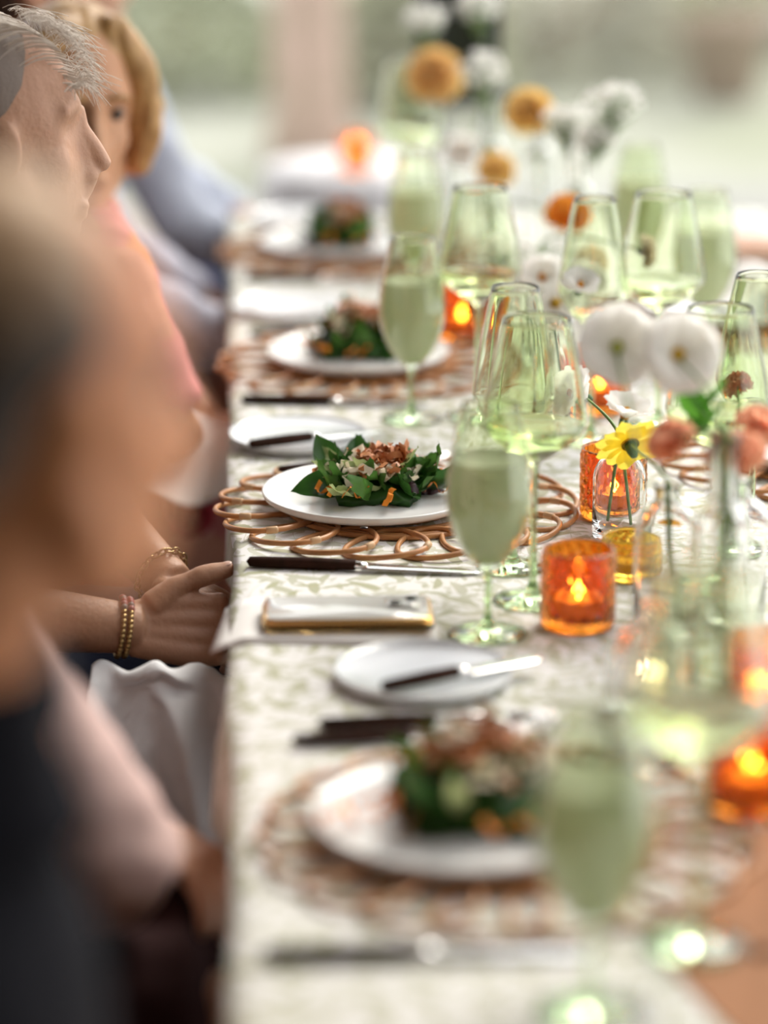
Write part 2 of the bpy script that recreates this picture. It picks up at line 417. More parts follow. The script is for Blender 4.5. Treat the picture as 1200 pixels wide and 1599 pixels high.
# ------------------------------------------------------------------ place settings
def make_mat(name_label):
    r = empty('rattan_placemat'); N = 18
    pts = []
    for i in range(30):
        t = 2 * pi * i / 30
        x = .151 + .050 * math.cos(t); w = .043 * math.sin(t) * (1.0 + .30 * math.cos(t)); pts.append((x, w, w * .10 + .0058))
    me = MB().tube(pts, .0031, 6, closed=True).mesh('loop', M['rattan'])
    for k in range(N): mob('loop', me, r, rot=(0, 0, 2 * pi * k / N))
    for rr in (.112, .119, .06, .09):
        MB().tube([(rr * math.cos(2 * pi * i / 48), rr * math.sin(2 * pi * i / 48), .0035) for i in range(48)], .0032, 6, closed=True).build('ring', M['rattan'], r)
    bm_ = MB().tube([V(pts[5]), V(pts[6]), V(pts[5]).lerp(V(pts[6]), 1.2)], .0041, 8).mesh('binding', M['binding'])
    for k in range(N): mob('binding', bm_, r, rot=(0, 0, 2 * pi * k / N))
    return r
def plate_prof(R, h):
    return [(0, .002), (R * .62, .002), (R * .64, 0), (R * .70, 0), (R * .72, .003), (R * .93, h * .35), (R * .985, h * .62), (R, h * .92), (R * .995, h), (R * .975, h * 1.0), (R * .955, h * .86), (R * .9, h * .74), (R * .6, h * .66), (0, h * .64)]
plate_me = MB().lathe(plate_prof(.121, .016), 72).mesh('dinner_plate', M['ceramic'])
bread_me = MB().lathe(plate_prof(.083, .013), 64).mesh('bread_plate', M['ceramic_grey'])
def make_knife(L=.235, butter=False):
    r = empty('table_knife'); h = L * .47
    MB().tube([(0, 0, .005), (h * .1, 0, .005), (h * .6, 0, .0055), (h, 0, .0055)], [.0060, .0068, .0074, .0066], 10, flat=.85).build('handle', M['handle'], r)
    MB().tube([(h, 0, .0055), (h + .012, 0, .005)], [.0062, .005], 10, flat=.7).build('bolster', M['steel'], r)
    def bl(u, v):
        s = (v - .5) * 2; w = .0095 * (1 - max(0, (u - .75) / .25) ** 2 * .9)
        return (h + .008 + (L - h) * u, s * w + .002 * u, .0042 - .0022 * u + .0006 * (1 - abs(s)))
    b = MB().grid(bl, 14, 4).build('blade', M['steel'], r); m = b.modifiers.new('t', 'SOLIDIFY'); m.thickness = .0012
    return r
def make_fork(L=.20):
    r = empty('table_fork'); h = L * .5
    MB().tube([(0, 0, .005), (h * .1, 0, .005), (h * .6, 0, .0055), (h, 0, .0055)], [.0056, .0064, .0072, .0062], 10, flat=.85).build('handle', M['handle'], r)
    MB().tube([(h, 0, .0055), (h + .03, 0, .008), (h + .045, 0, .008)], [.005, .0032, .004], 10, flat=.6).build('neck', M['steel'], r)
    def hd(u, v):
        s = (v - .5) * 2; w = .004 + .0085 * math.sin(min(1, u * 1.4) * pi / 2)
        return (h + .042 + .026 * u, s * w, .008 - .004 * u + .001 * s * s)
    b = MB().grid(hd, 8, 6).build('fork_head', M['steel'], r); m = b.modifiers.new('t', 'SOLIDIFY'); m.thickness = .0016
    for k in range(4):
        y = (k - 1.5) * .0066; MB().tube([(h + .066, y, .004), (h + .085, y, .0035), (L + .008, y * .93, .008)], [.0019, .0018, .0008], 6).build('tine', M['steel'], r)
    return r
mat0 = make_mat(0); knife0 = make_knife(); fork0 = make_fork(); bknife0 = make_knife(.165); bknife0.name = 'butter_knife'
USED = set()
def put(proto, loc, rz, label, cat, group=None):
    o = proto if proto.name not in USED else copy_tree(proto)
    USED.add(proto.name); o.location = loc; o.rotation_euler = (0, 0, rz); return tag(o, label, cat, group)
def one(name, me, loc, label, cat, group=None, rz=0):
    return tag(mob(name, me, None, loc, (0, 0, rz)), label, cat, group)

# salad ------------------------------------------------
def leaf_mesh(name, mat, L, Wd, curl, cup, wav, seed, stem=.012):
    rnd = random.Random(seed); ph = rnd.uniform(0, 6)
    def fn(u, v):
        s = (v - .5) * 2; w = Wd * (math.sin(pi * min(1, .06 + u * .97) ** .8)) ** .75
        a = curl * u; R_ = L / curl
        x = R_ * math.sin(a); z = R_ * (1 - math.cos(a))
        return (x, s * w, z + cup * w * s * s + wav * math.sin(u * 15 + ph) * s * s * math.copysign(1, s))
    mb = MB().grid(fn, 12, 6); mb.tube([(-stem, 0, 0), (0, 0, 0), fn(.45, .5)], [.0012, .0012, .0006], 5)
    return mb.mesh(name, mat)
LEAF = [leaf_mesh('leaf', M['spinach'], .050, .015, 1.1, .3, .0008, 1), leaf_mesh('leaf', M['spinach'], .044, .016, -1.0, .5, .0008, 2), leaf_mesh('leaf', M['arugula'], .058, .010, 1.3, .4, .004, 3),
        leaf_mesh('leaf', M['arugula'], .040, .011, 2.0, .3, .003, 4), leaf_mesh('leaf', M['redleaf'], .045, .016, -1.2, -.4, .004, 5), leaf_mesh('leaf', M['palegreen'], .050, .008, .8, .6, .002, 6), leaf_mesh('leaf', M['spinach'], .040, .020, 1.6, .6, .003, 7)]
def ribbon(seed, L, w, mat, name):
    rnd = random.Random(seed); a, b, c = [rnd.uniform(0, 6) for _ in range(3)]
    def fn(u, v):
        s = v - .5
        return (L * (u - .5), w * s + .004 * math.sin(u * 7 + a), .006 * math.sin(u * 9 + b) + .003 * math.sin(u * 21 + c) * (s + .5))
    return MB().grid(fn, 12, 2).mesh(name, mat)
SHRED = [ribbon(i, .036, .008, M['shred'], 'crisp_shred') for i in range(4)]
FLAKE = [ribbon(20 + i, .030, .017, M['flake'], 'cheese_flake') for i in range(3)]
CARR = ribbon(40, .03, .006, M['carrot'], 'carrot_strip')
def salad(center, label, seed, n=58, R=.066, H=.060, sx=1.0):
    rnd = random.Random(seed); r = empty('salad', center); tag(r, label, 'salad', 'plated salads')
    # dense core of wilted leaves so that the heap carries itself
    core = MB(); core.lathe([(0, 0), (R * .72, .001), (R * .74, H * .25), (R * .5, H * .55), (R * .2, H * .72), (0, H * .75)], 30, mod=lambda j, a, r_, z: r_ * .18 * math.sin(a * 5 + z * 90) + r_ * .1 * math.sin(a * 11 + j))
    core.build('packed_greens', M['spinach'], r)
    for i in range(n):
        a = rnd.uniform(0, 2 * pi); t = rnd.random() ** .7; rr = R * (1.0 - .75 * t); z = H * (.08 + .72 * t)
        o = mob('leaf', rnd.choice(LEAF if t > .25 else LEAF[:4] + LEAF[5:] + LEAF[2:4]), r, (rr * .66 * math.cos(a) * sx, rr * .66 * math.sin(a), max(.010, z)))
        o.rotation_euler = (rnd.gauss(0, .7), rnd.uniform(-.42, .30) - (.25 if z < .014 else 0), a + rnd.gauss(0, .8)); s = rnd.uniform(.8, 1.15) * (1.22 if t < .3 else .95); o.scale = (s, s, s)
    for i in range(n // 2 + 22):
        a = rnd.uniform(0, 2 * pi); rr = R * .50 * math.sqrt(rnd.random())
        o = mob('crisp_shred', rnd.choice(SHRED), r, (rr * math.cos(a) + .006, rr * math.sin(a), H * (.98 + .42 * (1 - rr / (R * .5))) + rnd.gauss(0, .003)))
        o.rotation_euler = (rnd.gauss(0, .9), rnd.gauss(0, .5), rnd.uniform(0, 6.3)); s = rnd.uniform(.6, 1.15); o.scale = (s, s, s)
    for i in range(15):
        a = rnd.uniform(0, 2 * pi); rr = R * .62 * math.sqrt(rnd.random())
        o = mob('cheese_flake', rnd.choice(FLAKE), r, (rr * math.cos(a), rr * math.sin(a), H * (1.28 - .62 * rr / R)))
        o.rotation_euler = (rnd.gauss(0, .6), rnd.gauss(0, .5), rnd.uniform(0, 6.3)); s = rnd.uniform(.6, 1.05); o.scale = (s, s, s)
    for i in range(6):
        a = rnd.uniform(0, 2 * pi); rr = R * .95
        o = mob('carrot_strip', CARR, r, (rr * math.cos(a), rr * math.sin(a), .012 + rnd.random() * .01)); o.rotation_euler = (rnd.gauss(0, .5), 0, rnd.uniform(0, 6.3))
    return r

PZ = TZ + .0092                       # plates sit on the rattan
GP = 'left hand place settings'
sets = [('nearest the camera', T(722, 1310), 31), ('beside the phone', T(580, 797), 5), ('behind the lone dark knife', T(560, 572), 77), ('at the far end of the table', T(527, 397), 9)]
for i, (w, c, sd) in enumerate(sets):
    mc = V((.215 if i == 0 else .178, c.y + (.0 if i != 1 else 0), TZ))
    put(mat0, mc, .05 * i, 'looped rattan placemat %s' % w, 'placemat', 'rattan placemats')
    one('dinner_plate', plate_me, (c.x, c.y, PZ), 'flat white stoneware dinner plate %s' % w, 'plate', 'dinner plates', rz=i)
salads = ['blurred leafy salad with orange carrot nearest the camera', 'sharp leafy salad topped with crisp shreds and cheese flakes', 'leafy salad with pale crisp topping behind the sharp salad', 'small blurred green salad at the far table end']
s0 = sets[0][1]; salad((s0.x + .01, s0.y + .01, PZ + .0105), salads[0], 31, 46, .085, .052)
s1 = sets[1][1]; SAL = salad((s1.x + .006, s1.y - .004, PZ + .0105), salads[1], 5, 84, .074, .036, 1.15)
s2 = sets[2][1]; salad((s2.x - .005, s2.y, PZ + .0105), salads[2], 77, 44, .075, .046)
s3 = sets[3][1]; salad((s3.x + .005, s3.y, PZ + .0105), salads[3], 9, 34, .06, .05)
o = mob('carrot_strip', CARR, None); o.location = (s0.x - .085, s0.y - .01, PZ + .018); o.scale = (2.2, 3.2, 2); tag(o, 'broad orange carrot ribbon at the rim of the nearest plate', 'carrot')
d_ = T(569, 824, PZ + .0125)
tag(MB().ell((0, 0, 0), (.0045, .003, .0012)).build('dressing_drop', M['dressing'], loc=d_), 'dark dressing drop on the sharp white plate', 'sauce drop')

# flatware: knives on the near side, forks on the far side of each plate
def lie(proto, a, b, z, label, cat, group):
    A = T(*a, z); B = T(*b, z); d = B - A
    return put(proto, A, math.atan2(d.y, d.x), label, cat, group)
lie(knife0, (390, 884), (750, 897), TZ + .0005, 'dark handled knife lying sharp in front of the main plate', 'knife', 'table knives')
lie(knife0, (380, 629), (660, 634), TZ + .0005, 'dark handled knife between the second bread plate and blurred salad', 'knife', 'table knives')
lie(knife0, (415, 1500), (900, 1492), TZ + .0005, 'blurred dark handled knife at the bottom edge', 'knife', 'table knives')
lie(knife0, (385, 437), (600, 440), TZ + .0005, 'far knife lying before the far end placemat', 'knife', 'table knives')
lie(fork0, (437, 741), (660, 722), TZ + .0085, 'dark handled fork behind the sharp salad plate', 'fork', 'table forks')
lie(fork0, (461, 1164), (800, 1148), TZ + .0015, 'near fork of the pair below the front bread plate', 'fork', 'table forks')
lie(fork0, (502, 1138), (850, 1126), TZ + .0005, 'upper fork of the pair below the front bread plate', 'fork', 'table forks')
lie(fork0, (392, 525), (575, 520), TZ + .0005, 'far fork in front of the third bread plate', 'fork', 'table forks')
bp = [('in front of the phone', T(662, 1062)), ('behind the sharp salad', T(465, 690)), ('third away from the camera', T(455, 487)), ('near the far table corner', T(470, 347))]
for i, (w, c) in enumerate(bp):
    one('bread_plate', bread_me, (c.x, c.y, TZ), 'small pale grey bread plate %s' % w, 'plate', 'bread plates', rz=i)
lie(bknife0, (600, 1080), (790, 1042), TZ + .0125, 'butter knife resting on the front bread plate', 'knife', 'butter knives')
lie(bknife0, (392, 700), (560, 680), TZ + .0125, 'butter knife resting on the second bread plate', 'knife', 'butter knives')
# opposite side of the table
for i, (w, y) in enumerate([('behind the green glasses at right', 3.34), ('across from the blurred third plate', 4.12)]):
    put(mat0, (.70, y, TZ), .1, 'looped rattan placemat %s' % w, 'placemat', 'rattan placemats')
    one('dinner_plate', plate_me, (.70, y, PZ), 'flat white dinner plate %s' % w, 'plate', 'dinner plates', rz=1)
nk = MB().grid(lambda u, v: (.13 * (u - .5), .2 * (v - .5), .012 + .05 * math.exp(-((u - .5) / .25) ** 2) * (1 - v * .5) + .004 * math.sin(v * 14 + u * 5)), 14, 14).build('folded_napkin', M['paper'], loc=T(1185, 470, PZ + .016))
tag(nk, 'white folded napkin at the right frame edge', 'napkin')

# phone on a paper envelope
e0, e1, e2, e3 = T(328, 1003), T(690, 1012), T(668, 938), T(352, 934)
env = empty('paper_envelope', (0, 0, 0)); tag(env, 'white paper envelope lying under the phone', 'envelope')
def quad(u, v, z): return (e0.lerp(e1, u)).lerp(e3.lerp(e2, u), v) + V((0, 0, z))
mb = MB().grid(lambda u, v: quad(u, v, .0012 - (.012 * max(0, .12 - u) / .12 if u < .12 else 0)), 20, 6); q = mb.build('sheet', M['paper'], env); m = q.modifiers.new('t', 'SOLIDIFY'); m.thickness = .0008
mb = MB().grid(lambda u, v: quad(.02 + u * .96, .03 + v * (.55 - abs(u - .5) * 1.0), .0030 - (.012 * max(0, .12 - u) / .12 if u < .12 else 0)), 24, 4); q = mb.build('flap', M['paper'], env); m = q.modifiers.new('t', 'SOLIDIFY'); m.thickness = .0006
def rrect(w, h, r, n=6):
    out = []
    for cx, cy, a0 in ((w / 2 - r, h / 2 - r, 0), (-w / 2 + r, h / 2 - r, pi / 2), (-w / 2 + r, -h / 2 + r, pi), (w / 2 - r, -h / 2 + r, 1.5 * pi)):
        for k in range(n + 1):
            a = a0 + k * pi / 2 / n; out.append((cx + r * math.cos(a), cy + r * math.sin(a)))
    return out
def slab(w, h, r, z0, z1, b=.001):
    mb = MB(); rows = []; vs = []; n = 0
    for dz, ins in ((z0, b), (z0 + b, 0), (z1 - b, 0), (z1, b)):
        p = rrect(w - 2 * ins, h - 2 * ins, r - ins); n = len(p); vs += [(x, y, dz) for x, y in p]
    fs = [(j * n + k, j * n + (k + 1) % n, (j + 1) * n + (k + 1) % n, (j + 1) * n + k) for j in range(3) for k in range(n)]
    fs += [tuple(range(n))[::-1], tuple(range(3 * n, 4 * n))]
    return mb.add(vs, fs)
pc = T(543, 968, TZ + .004); ph = empty('smartphone', (pc.x, pc.y, TZ + .0042)); ph.rotation_euler = (0, 0, math.radians(-1.2)); tag(ph, 'smartphone in a gold edged amber case lying on the envelope', 'phone')
slab(.168, .084, .014, 0, .0062, .002).build('case', M['phonecase'], ph)
slab(.166, .082, .013, .0064, .0084, .0008).build('case_edge', M['brass'], ph)
slab(.163, .079, .012, .0086, .0125, .001).build('body', M['brass'], ph)
slab(.157, .073, .010, .0126, .0132, .0003).build('screen', M['screen'], ph)
slab(.034, .034, .008, .0133, .0146, .0006).build('camera_bump', M['screen'], ph).location = (.055, .012, 0)
for k in (-1, 1):
    MB().lathe([(0, .0165), (.005, .0165), (.006, .0147)], 16).build('camera_lens', M['black'], ph).location = (.055 + .008 * k, .012 + .008 * k, 0)

# ------------------------------------------------------------------ glassware
def glass_parts(name, prof_foot, prof_stem, prof_bowl, mat, seg=56):
    r = empty(name)
    for nme, pr in (('foot', prof_foot), ('stem', prof_stem), ('bowl', prof_bowl)):
        MB().lathe(pr, seg if nme != 'stem' else 56).build(nme, mat if nme == 'bowl' else M['gstem'], r)
    return r
def smooth_prof(pts, n=5):
    out = []
    for i in range(len(pts) - 1):
        p0 = V(pts[max(0, i - 1)]); p1 = V(pts[i]); p2 = V(pts[i + 1]); p3 = V(pts[min(len(pts) - 1, i + 2)])
        for k in range(n):
            t = k / n
            q = .5 * ((2 * p1) + (p2 - p0) * t + (2 * p0 - 5 * p1 + 4 * p2 - p3) * t * t + (3 * p1 - p0 - 3 * p2 + p3) * t ** 3)
            out.append((max(0.0004, q.x), q.y))
    out.append(tuple(pts[-1])); return out
def goblet(name, bowl, foot_r, stem_r, w, mat, level, liquid, inset):
    """bowl: outer (r,z) points from the stem up to the rim"""
    zb = bowl[0][1]; ob = smooth_prof(bowl)
    inn = [(max(.0005, r - w), max(z, zb + .009)) for r, z in ob if z > zb + .006][::-1]
    foot = [(0, 0.0005), (foot_r * .8, 0), (foot_r, .0012), (foot_r, .0024), (foot_r * .6, .0045), (foot_r * .3, .0065), (stem_r * 1.9, .011), (stem_r, .02)]
    foot = [foot[0]] + foot[1:]
    stem = [(stem_r, .02), (stem_r * .92, (zb + .02) / 2), (stem_r, zb - .012), (bowl[0][0], zb)]
    r = glass_parts(name, foot, stem, ob + [(ob[-1][0] - w * .5, ob[-1][1] + w * .4)] + inn + [(0, zb + .008)], mat)
    lp = [(rr - w + inset, z) for rr, z in ob if zb + .0105 < z < level]
    liq = [(0, zb + .0085 if inset > 0 else zb + .011)] + lp + [(lp[-1][0], level), (lp[-1][0] * .97, level - .0006), (0, level - .0006)]
    MB().lathe(liq, 56).build('drink' if inset < 0 else 'wine', liquid, r)
    return r
flute0 = goblet('cocktail_goblet', [(.0045, .064), (.012, .070), (.025, .085), (.0355, .106), (.0412, .132), (.0410, .152), (.0370, .180), (.0315, .208), (.0275, .228)], .038, .0037, .0013, M['gglass'], .176, M['drink'], -.0005)
wine0 = goblet('wine_glass', [(.0045, .140), (.010, .146), (.026, .156), (.0430, .170), (.0518, .182), (.0520, .192), (.0470, .222), (.0400, .257), (.0335, .288)], .039, .0040, .0013, M['gglass'], .181, M['wine'], .0004)
narrow0 = goblet('white_wine_glass', [(.0043, .136), (.009, .142), (.022, .153), (.0350, .168), (.0415, .182), (.0415, .192), (.0375, .225), (.0315, .262), (.0245, .296)], .036, .0038, .0013, M['gglass'], .160, M['wine'], .0004)
GC = 'green goblets of cloudy drink'; GW = 'green wine glasses'
for px, py, lb_ in [(762, 990, 'green goblet of cloudy drink standing beside the phone'), (643, 655, 'green goblet of cloudy drink behind the sharp salad'), (925, 1582, 'large blurred green goblet of cloudy drink nearest the camera'),
                    (648, 487, 'green goblet of cloudy drink hiding behind the second goblet'), (1098, 560, 'green goblet of cloudy drink near the right edge'), (995, 468, 'faint green goblet at the far right of the flowers')]:
    put(flute0, T(px, py), 0, lb_, 'glass', GC)
for px, py, lb_ in [(832, 938, 'clear green wine glass just behind the front goblet'), (1112, 915, 'clear green wine glass under the pink flower at right'), (747, 650, 'blurred green wine glass behind the orange carnation'),
                    (1028, 664, 'broad green wine glass behind the cream carnation'), (1085, 1478, 'blurred wine glass in the right foreground beside orange votive'), (640, 372, 'far wine glass behind the two goblets')]:
    put(wine0, T(px, py) + V((0, 0, .0014 if py == 1478 else 0)), 0, lb_, 'glass', GW)
for px, py, lb_ in [(800, 886, 'tall narrow green wine glass behind the broad one'), (922, 690, 'narrow green wine glass below the orange yellow bloom'), (1172, 858, 'narrow green wine glass at the right frame edge')]:
    put(narrow0, T(px, py), 0, lb_, 'glass', GW)

# hammered amber votives
def make_votive(R, H, mat, name='candle_votive', wax=.028, lit=True):
    r = empty(name); rows = 22
    def cell(a, z):
        k = 2 * pi / 17; h = R * k * .87; j = round(z / h); best = 9
        for jj in (j - 1, j, j + 1):
            o_ = .5 * (jj % 2); i = round(a / k - o_)
            for ii in (i - 1, i, i + 1):
                best = min(best, math.hypot((a / k - o_ - ii), (z - jj * h) / (R * k)))
        return best
    prof = [(0, 0.0), (R * .88, 0), (R * .96, .0012)] + [(R, .003 + (H - .006) * i / rows) for i in range(rows + 1)] + [(R - .0005, H), (R - .0018, H + .0006), (R - .0032, H - .0005)]
    prof += [(R - .0038, H - .003 - (H - .013) * i / 6) for i in range(7)] + [(R * .7, .0085), (0, .008)]
    MB().lathe(prof, 136, mod=lambda j, a, rr, z: (.0030 * min(1, cell(a, z) / .55) ** 2 - .0015) if 3 <= j < rows + 3 and .004 < z < H - .006 else 0).build('glass', mat, r)
    c = MB().lathe([(0, .0095), (.023, .0095), (.024, .0105), (.024, wax), (.0225, wax + .001), (.020, wax - .0015), (0, wax - .002)], 32).build('candle', M['wax'], r)
    if lit:
        MB().tube([(0, 0, wax - .002), (.0008, 0, wax + .007)], .0006, 5).build('wick', M['wick'], c)
        MB().lathe([(0, wax + .003), (.0018, wax + .005), (.0026, wax + .008), (.0020, wax + .012), (.0008, wax + .016), (0, wax + .018)], 14).build('flame', M['flame'], c)
    return r
vot0 = make_votive(.0358, .078, M['amber'])
GV = 'amber candle votives'
for px, py, lb_ in [(902, 976, 'hammered amber votive glowing beside the front goblet'), (957, 806, 'amber votive behind the yellow daisy'), (722, 530, 'blurred amber votive left of orange carnation'),
                    (1172, 1258, 'blurred amber votive in the right foreground'), (1206, 1122, 'amber votive cut by the right frame edge'), (936, 640, 'small looking amber votive behind the white cup flower')]:
    put(vot0, T(px, py), 0, lb_, 'candle', GV)
sv = make_votive(.030, .044, M['yamber'], wax=.02, lit=False); put(sv, T(985, 900), 0, 'low yellow amber votive behind the front votive', 'candle')
cv = make_votive(.030, .058, M['clear'], wax=.030); put(cv, T(998, 1105), 0, 'clear glass votive with bright flame below the vases', 'candle')
fv = make_votive(.033, .07, M['amber'], wax=.040); put(fv, V((rt.location.x + .0, rt.location.y - .05, .641)), 0, 'far candle on the round table glowing orange', 'candle')

# ------------------------------------------------------------------ bud vases
def make_vase(R, H, neck, name='bud_vase', nr=.0115, water=.55):
    r = empty(name); w = .0018
    out = [(0, .0008), (R * .8, 0), (R * .96, .0015), (R, .005), (R, H * .45), (R, H - R * .95)]
    for k in range(1, 8):
        a = k / 8 * pi / 2; out.append((nr + (R - nr) * math.cos(a), H - R * .95 + R * .95 * math.sin(a)))
    out += [(nr, H + .004), (nr, H + neck - .004), (nr + .002, H + neck - .001), (nr + .0018, H + neck), (nr - w * .6, H + neck - .001)]
    inn = [(max(.002, rr - w), z - (w if z > H * .5 and z < H else 0)) for rr, z in out[4:14]][::-1]
    MB().lathe(out + inn + [(R - w, .010), (R * .8, .0075), (0, .0065)], 48).build('glass', M['clear'], r)
    r['neck'] = H + neck
    return r
va = make_vase(.0285, .090, .018); vb = make_vase(.0300, .128, .02); vc = make_vase(.026, .19, .06, nr=.013)
GB = 'clear bud vases down the table'
VZ = {}
for k, pr, px, py, lb_ in [('v1', va, 966, 838, 'short clear bud vase in front of the rear amber votive'), ('v2', vb, 1036, 985, 'clear bud vase with a small yellow bloom on its neck'), ('v3', vb, 1148, 975, 'clear bud vase at right beside the narrow wine glass'),
                           ('v4', vb, 1010, 1195, 'blurred clear bud vase in the right foreground'), ('v5', vc, 1118, 1100, 'tall blurred clear bud vase with a thick green stem'), ('v6', va, 878, 650, 'short clear vase behind the broad wine glass'),
                           ('v7', vb, 842, 560, 'clear vase under the white and cream blooms'), ('v8', vb, 775, 478, 'clear vase below the baby breath in mid table'), ('v9', vc, 898, 490, 'tall clear vase under the right baby breath'),
                           ('v10', vc, 690, 400, 'tall far clear vase left of the lantern'), ('v11', vc, 838, 415, 'tall far clear vase with yellow carnation'), ('v12', vc, 762, 405, 'tall far clear vase in the middle of the row')]:
    o = put(pr, T(px, py), 0, lb_, 'vase', GB); VZ[k] = (V(o.location), {va: .108, vb: .148, vc: .25}[pr], {va: .0285, vb: .03, vc: .026}[pr])

# ------------------------------------------------------------------ flowers
def fan_petal(L, Wd, ruff, nu=6, nv=4, cup=.25, curl=.5, tip=.12, seed=0):
    rnd = random.Random(seed); ph = rnd.uniform(0, 6)
    def fn(u, v):
        s = (u - .5) * 2; w = Wd * (.16 + .84 * math.sin(min(1, v * 1.08) * pi / 2))
        x = L * v * (1 - tip * s * s * v) ; z = curl * L * v * v - 0 + cup * w * s * s + ruff * v * v * math.sin(s * 8 + ph)
        return V((x + ruff * .6 * v * math.sin(s * 11 + ph), s * w, z))
    return fn
def flower_root(kind, vase, head, label, cat='flower', group='flowers in bud vases', lean=None, sr=.0016, stemmat=None):
    base, hz, R = VZ[vase]; rnd = random.Random(label)
    a = rnd.uniform(0, 6.3); bot = base + V((math.cos(a) * R * .5, math.sin(a) * R * .5, .012)); nk = base + V((rnd.uniform(-.004, .004), rnd.uniform(-.004, .004), hz))
    r = empty(kind, bot); tag(r, label, cat, group)
    head = V(head); mid = nk + V((0, 0, max(.01, (head.z - nk.z) * .55)))
    pts = [bot, bot.lerp(nk, .5)] + bez(nk, mid, head, 9)
    MB().tube([p - bot for p in pts], [sr * 1.1] * (len(pts) - 3) + [sr, sr * .9, sr * .9], 7).build('stem', stemmat or M['stem'], r)
    return r, head - bot, (head - mid).normalized()
def calyx_(r, h, R, s):
    mb = MB().lathe([(0, -s * 1.9), (s * .45, -s * 1.7), (s * .7, -s * .9), (s * .75, 0), (s * .4, .001), (0, .001)], 12); mb.xf(R.to_4x4()); mb.xf(Matrix.Translation(h)); mb.build('calyx', M['calyx'], r)
def carnation(vase, head, rad, face, mat, label, cup=.55, sr=.0016):
    r, h, d0 = flower_root('carnation', vase, head, label, sr=sr); f = V(face).normalized(); R = basis(f); rnd = random.Random(label)
    mb = MB()
    for layer, (n, tilt, L) in enumerate([(10, .12, 1.0), (9, .45, .95), (7, .8, .85), (5, 1.1, .72), (3, 1.35, .6)]):
        for k in range(n):
            fn = fan_petal(rad * L, rad * .46, rad * .15, 7, 4, .12, -.12, .1, rnd.random())
            a = 2 * pi * (k + .5 * layer) / n + rnd.gauss(0, .12); t = tilt + rnd.gauss(0, .1)
            Rm = R @ Matrix.Rotation(a, 3, 'Z') @ Matrix.Rotation(-t, 3, 'Y')
            q = MB().grid(fn, 8, 4); q.v = [h + Rm @ p for p in q.v]; mb.add(q.v, q.f)
    mb.build('bloom', mat, r); calyx_(r, h, R, rad * .28)
    return r
def daisy(vase, head, rad, face, mat, label, n=13, wid=.20, disc=None, ruff=.03, droop=-.1, sr=.0015, dr=.24, tip=.35, kind='daisy', layers=1):
    r, h, d0 = flower_root(kind, vase, head, label, sr=sr); f = V(face).normalized(); R = basis(f); rnd = random.Random(label)
    me = MB().grid(fan_petal(rad * .93, rad * wid, rad * ruff, 6, 6, .10, droop, tip, 3), 6, 6).mesh('petal', mat)
    for ly in range(layers):
        for k in range(n):
            a = 2 * pi * (k + .5 * ly) / n + rnd.gauss(0, .06)
            o = mob('petal', me, r); Rm = R @ Matrix.Rotation(a, 3, 'Z') @ Matrix.Rotation(rnd.gauss(-.08 - ly * .22, .07), 3, 'Y')
            o.matrix_local = Matrix.Translation(h + R @ V((0, 0, .0008 * (k % 2) + .002 * ly))) @ Rm.to_4x4()
    mb = MB().lathe([(rad * dr, -.001), (rad * dr * .95, rad * .08), (rad * dr * .5, rad * .15), (0, rad * .17)], 16); mb.xf(Matrix.Translation(h) @ R.to_4x4()); mb.build('flower_disc', disc or M['disc'], r)
    calyx_(r, h - R @ V((0, 0, .001)), R, rad * .22)
    return r
def cup_flower(vase, head, rad, face, mat, label, n=6, openness=.55, kind='freesia'):
    r, h, d0 = flower_root(kind, vase, head, label); f = V(face).normalized(); R = basis(f); rnd = random.Random(label)
    me = MB().grid(fan_petal(rad * 1.25, rad * .52, rad * .05, 6, 6, .45, -.25, .25, 5), 6, 6).mesh('petal', mat)
    for ly in (0, 1):
        for k in range(n):
            a = 2 * pi * (k + .5 * ly) / n + rnd.gauss(0, .08)
            Rm = R @ Matrix.Rotation(a, 3, 'Z') @ Matrix.Rotation(-(1.35 - openness * (1 - .35 * ly)) + rnd.gauss(0, .08), 3, 'Y')
            o = mob('petal', me, r); o.matrix_local = Matrix.Translation(h) @ Rm.to_4x4()
    mb = MB().lathe([(0, 0), (rad * .18, .002), (rad * .14, rad * .5), (0, rad * .6)], 12); mb.xf(Matrix.Translation(h) @ R.to_4x4()); mb.build('stamens', M['gold'], r)
    calyx_(r, h, R, rad * .24)
    return r
def gyp(vase, heads, label, n=90, size=.0062):
    r, h, d0 = flower_root('babys_breath', vase, heads[0][0], label, sr=.0012); base = V(r.location); rnd = random.Random(label)
    st, bl = MB(), MB()
    for hd, rad in heads:
        c = V(hd) - base; root = c - V((0, 0, rad * 1.5))
        if (V(hd) - V(heads[0][0])).length > 1e-6: st.tube([h - V((0, 0, rad * 2.2)), root, c], .0009, 5)
        for i in range(n):
            d = V((rnd.gauss(0, 1), rnd.gauss(0, 1), rnd.gauss(.15, 1))).normalized() * rad * rnd.random() ** .4
            p = c + V((d.x, d.y, d.z * .75)); st.tube([root.lerp(c, rnd.random()), root.lerp(p, .6), p], .0004, 4)
            R = basis(V((rnd.gauss(0, 1), rnd.gauss(0, 1), 1)))
            for k in range(5):
                a = k * 1.2566; u = R @ V((math.cos(a), math.sin(a), .35)); w = R @ V((-math.sin(a), math.cos(a), .1)); s = size * rnd.uniform(.8, 1.15)
                bl.add([p, p + u * s * .6 + w * s * .42, p + u * s, p + u * s * .6 - w * s * .42], [(0, 1, 2, 3)])
    st.build('sprigs', M['stem'], r)
    b = bl.build('blossoms', M['white'], r, smooth=False); b['kind'] = 'stuff'
    return r
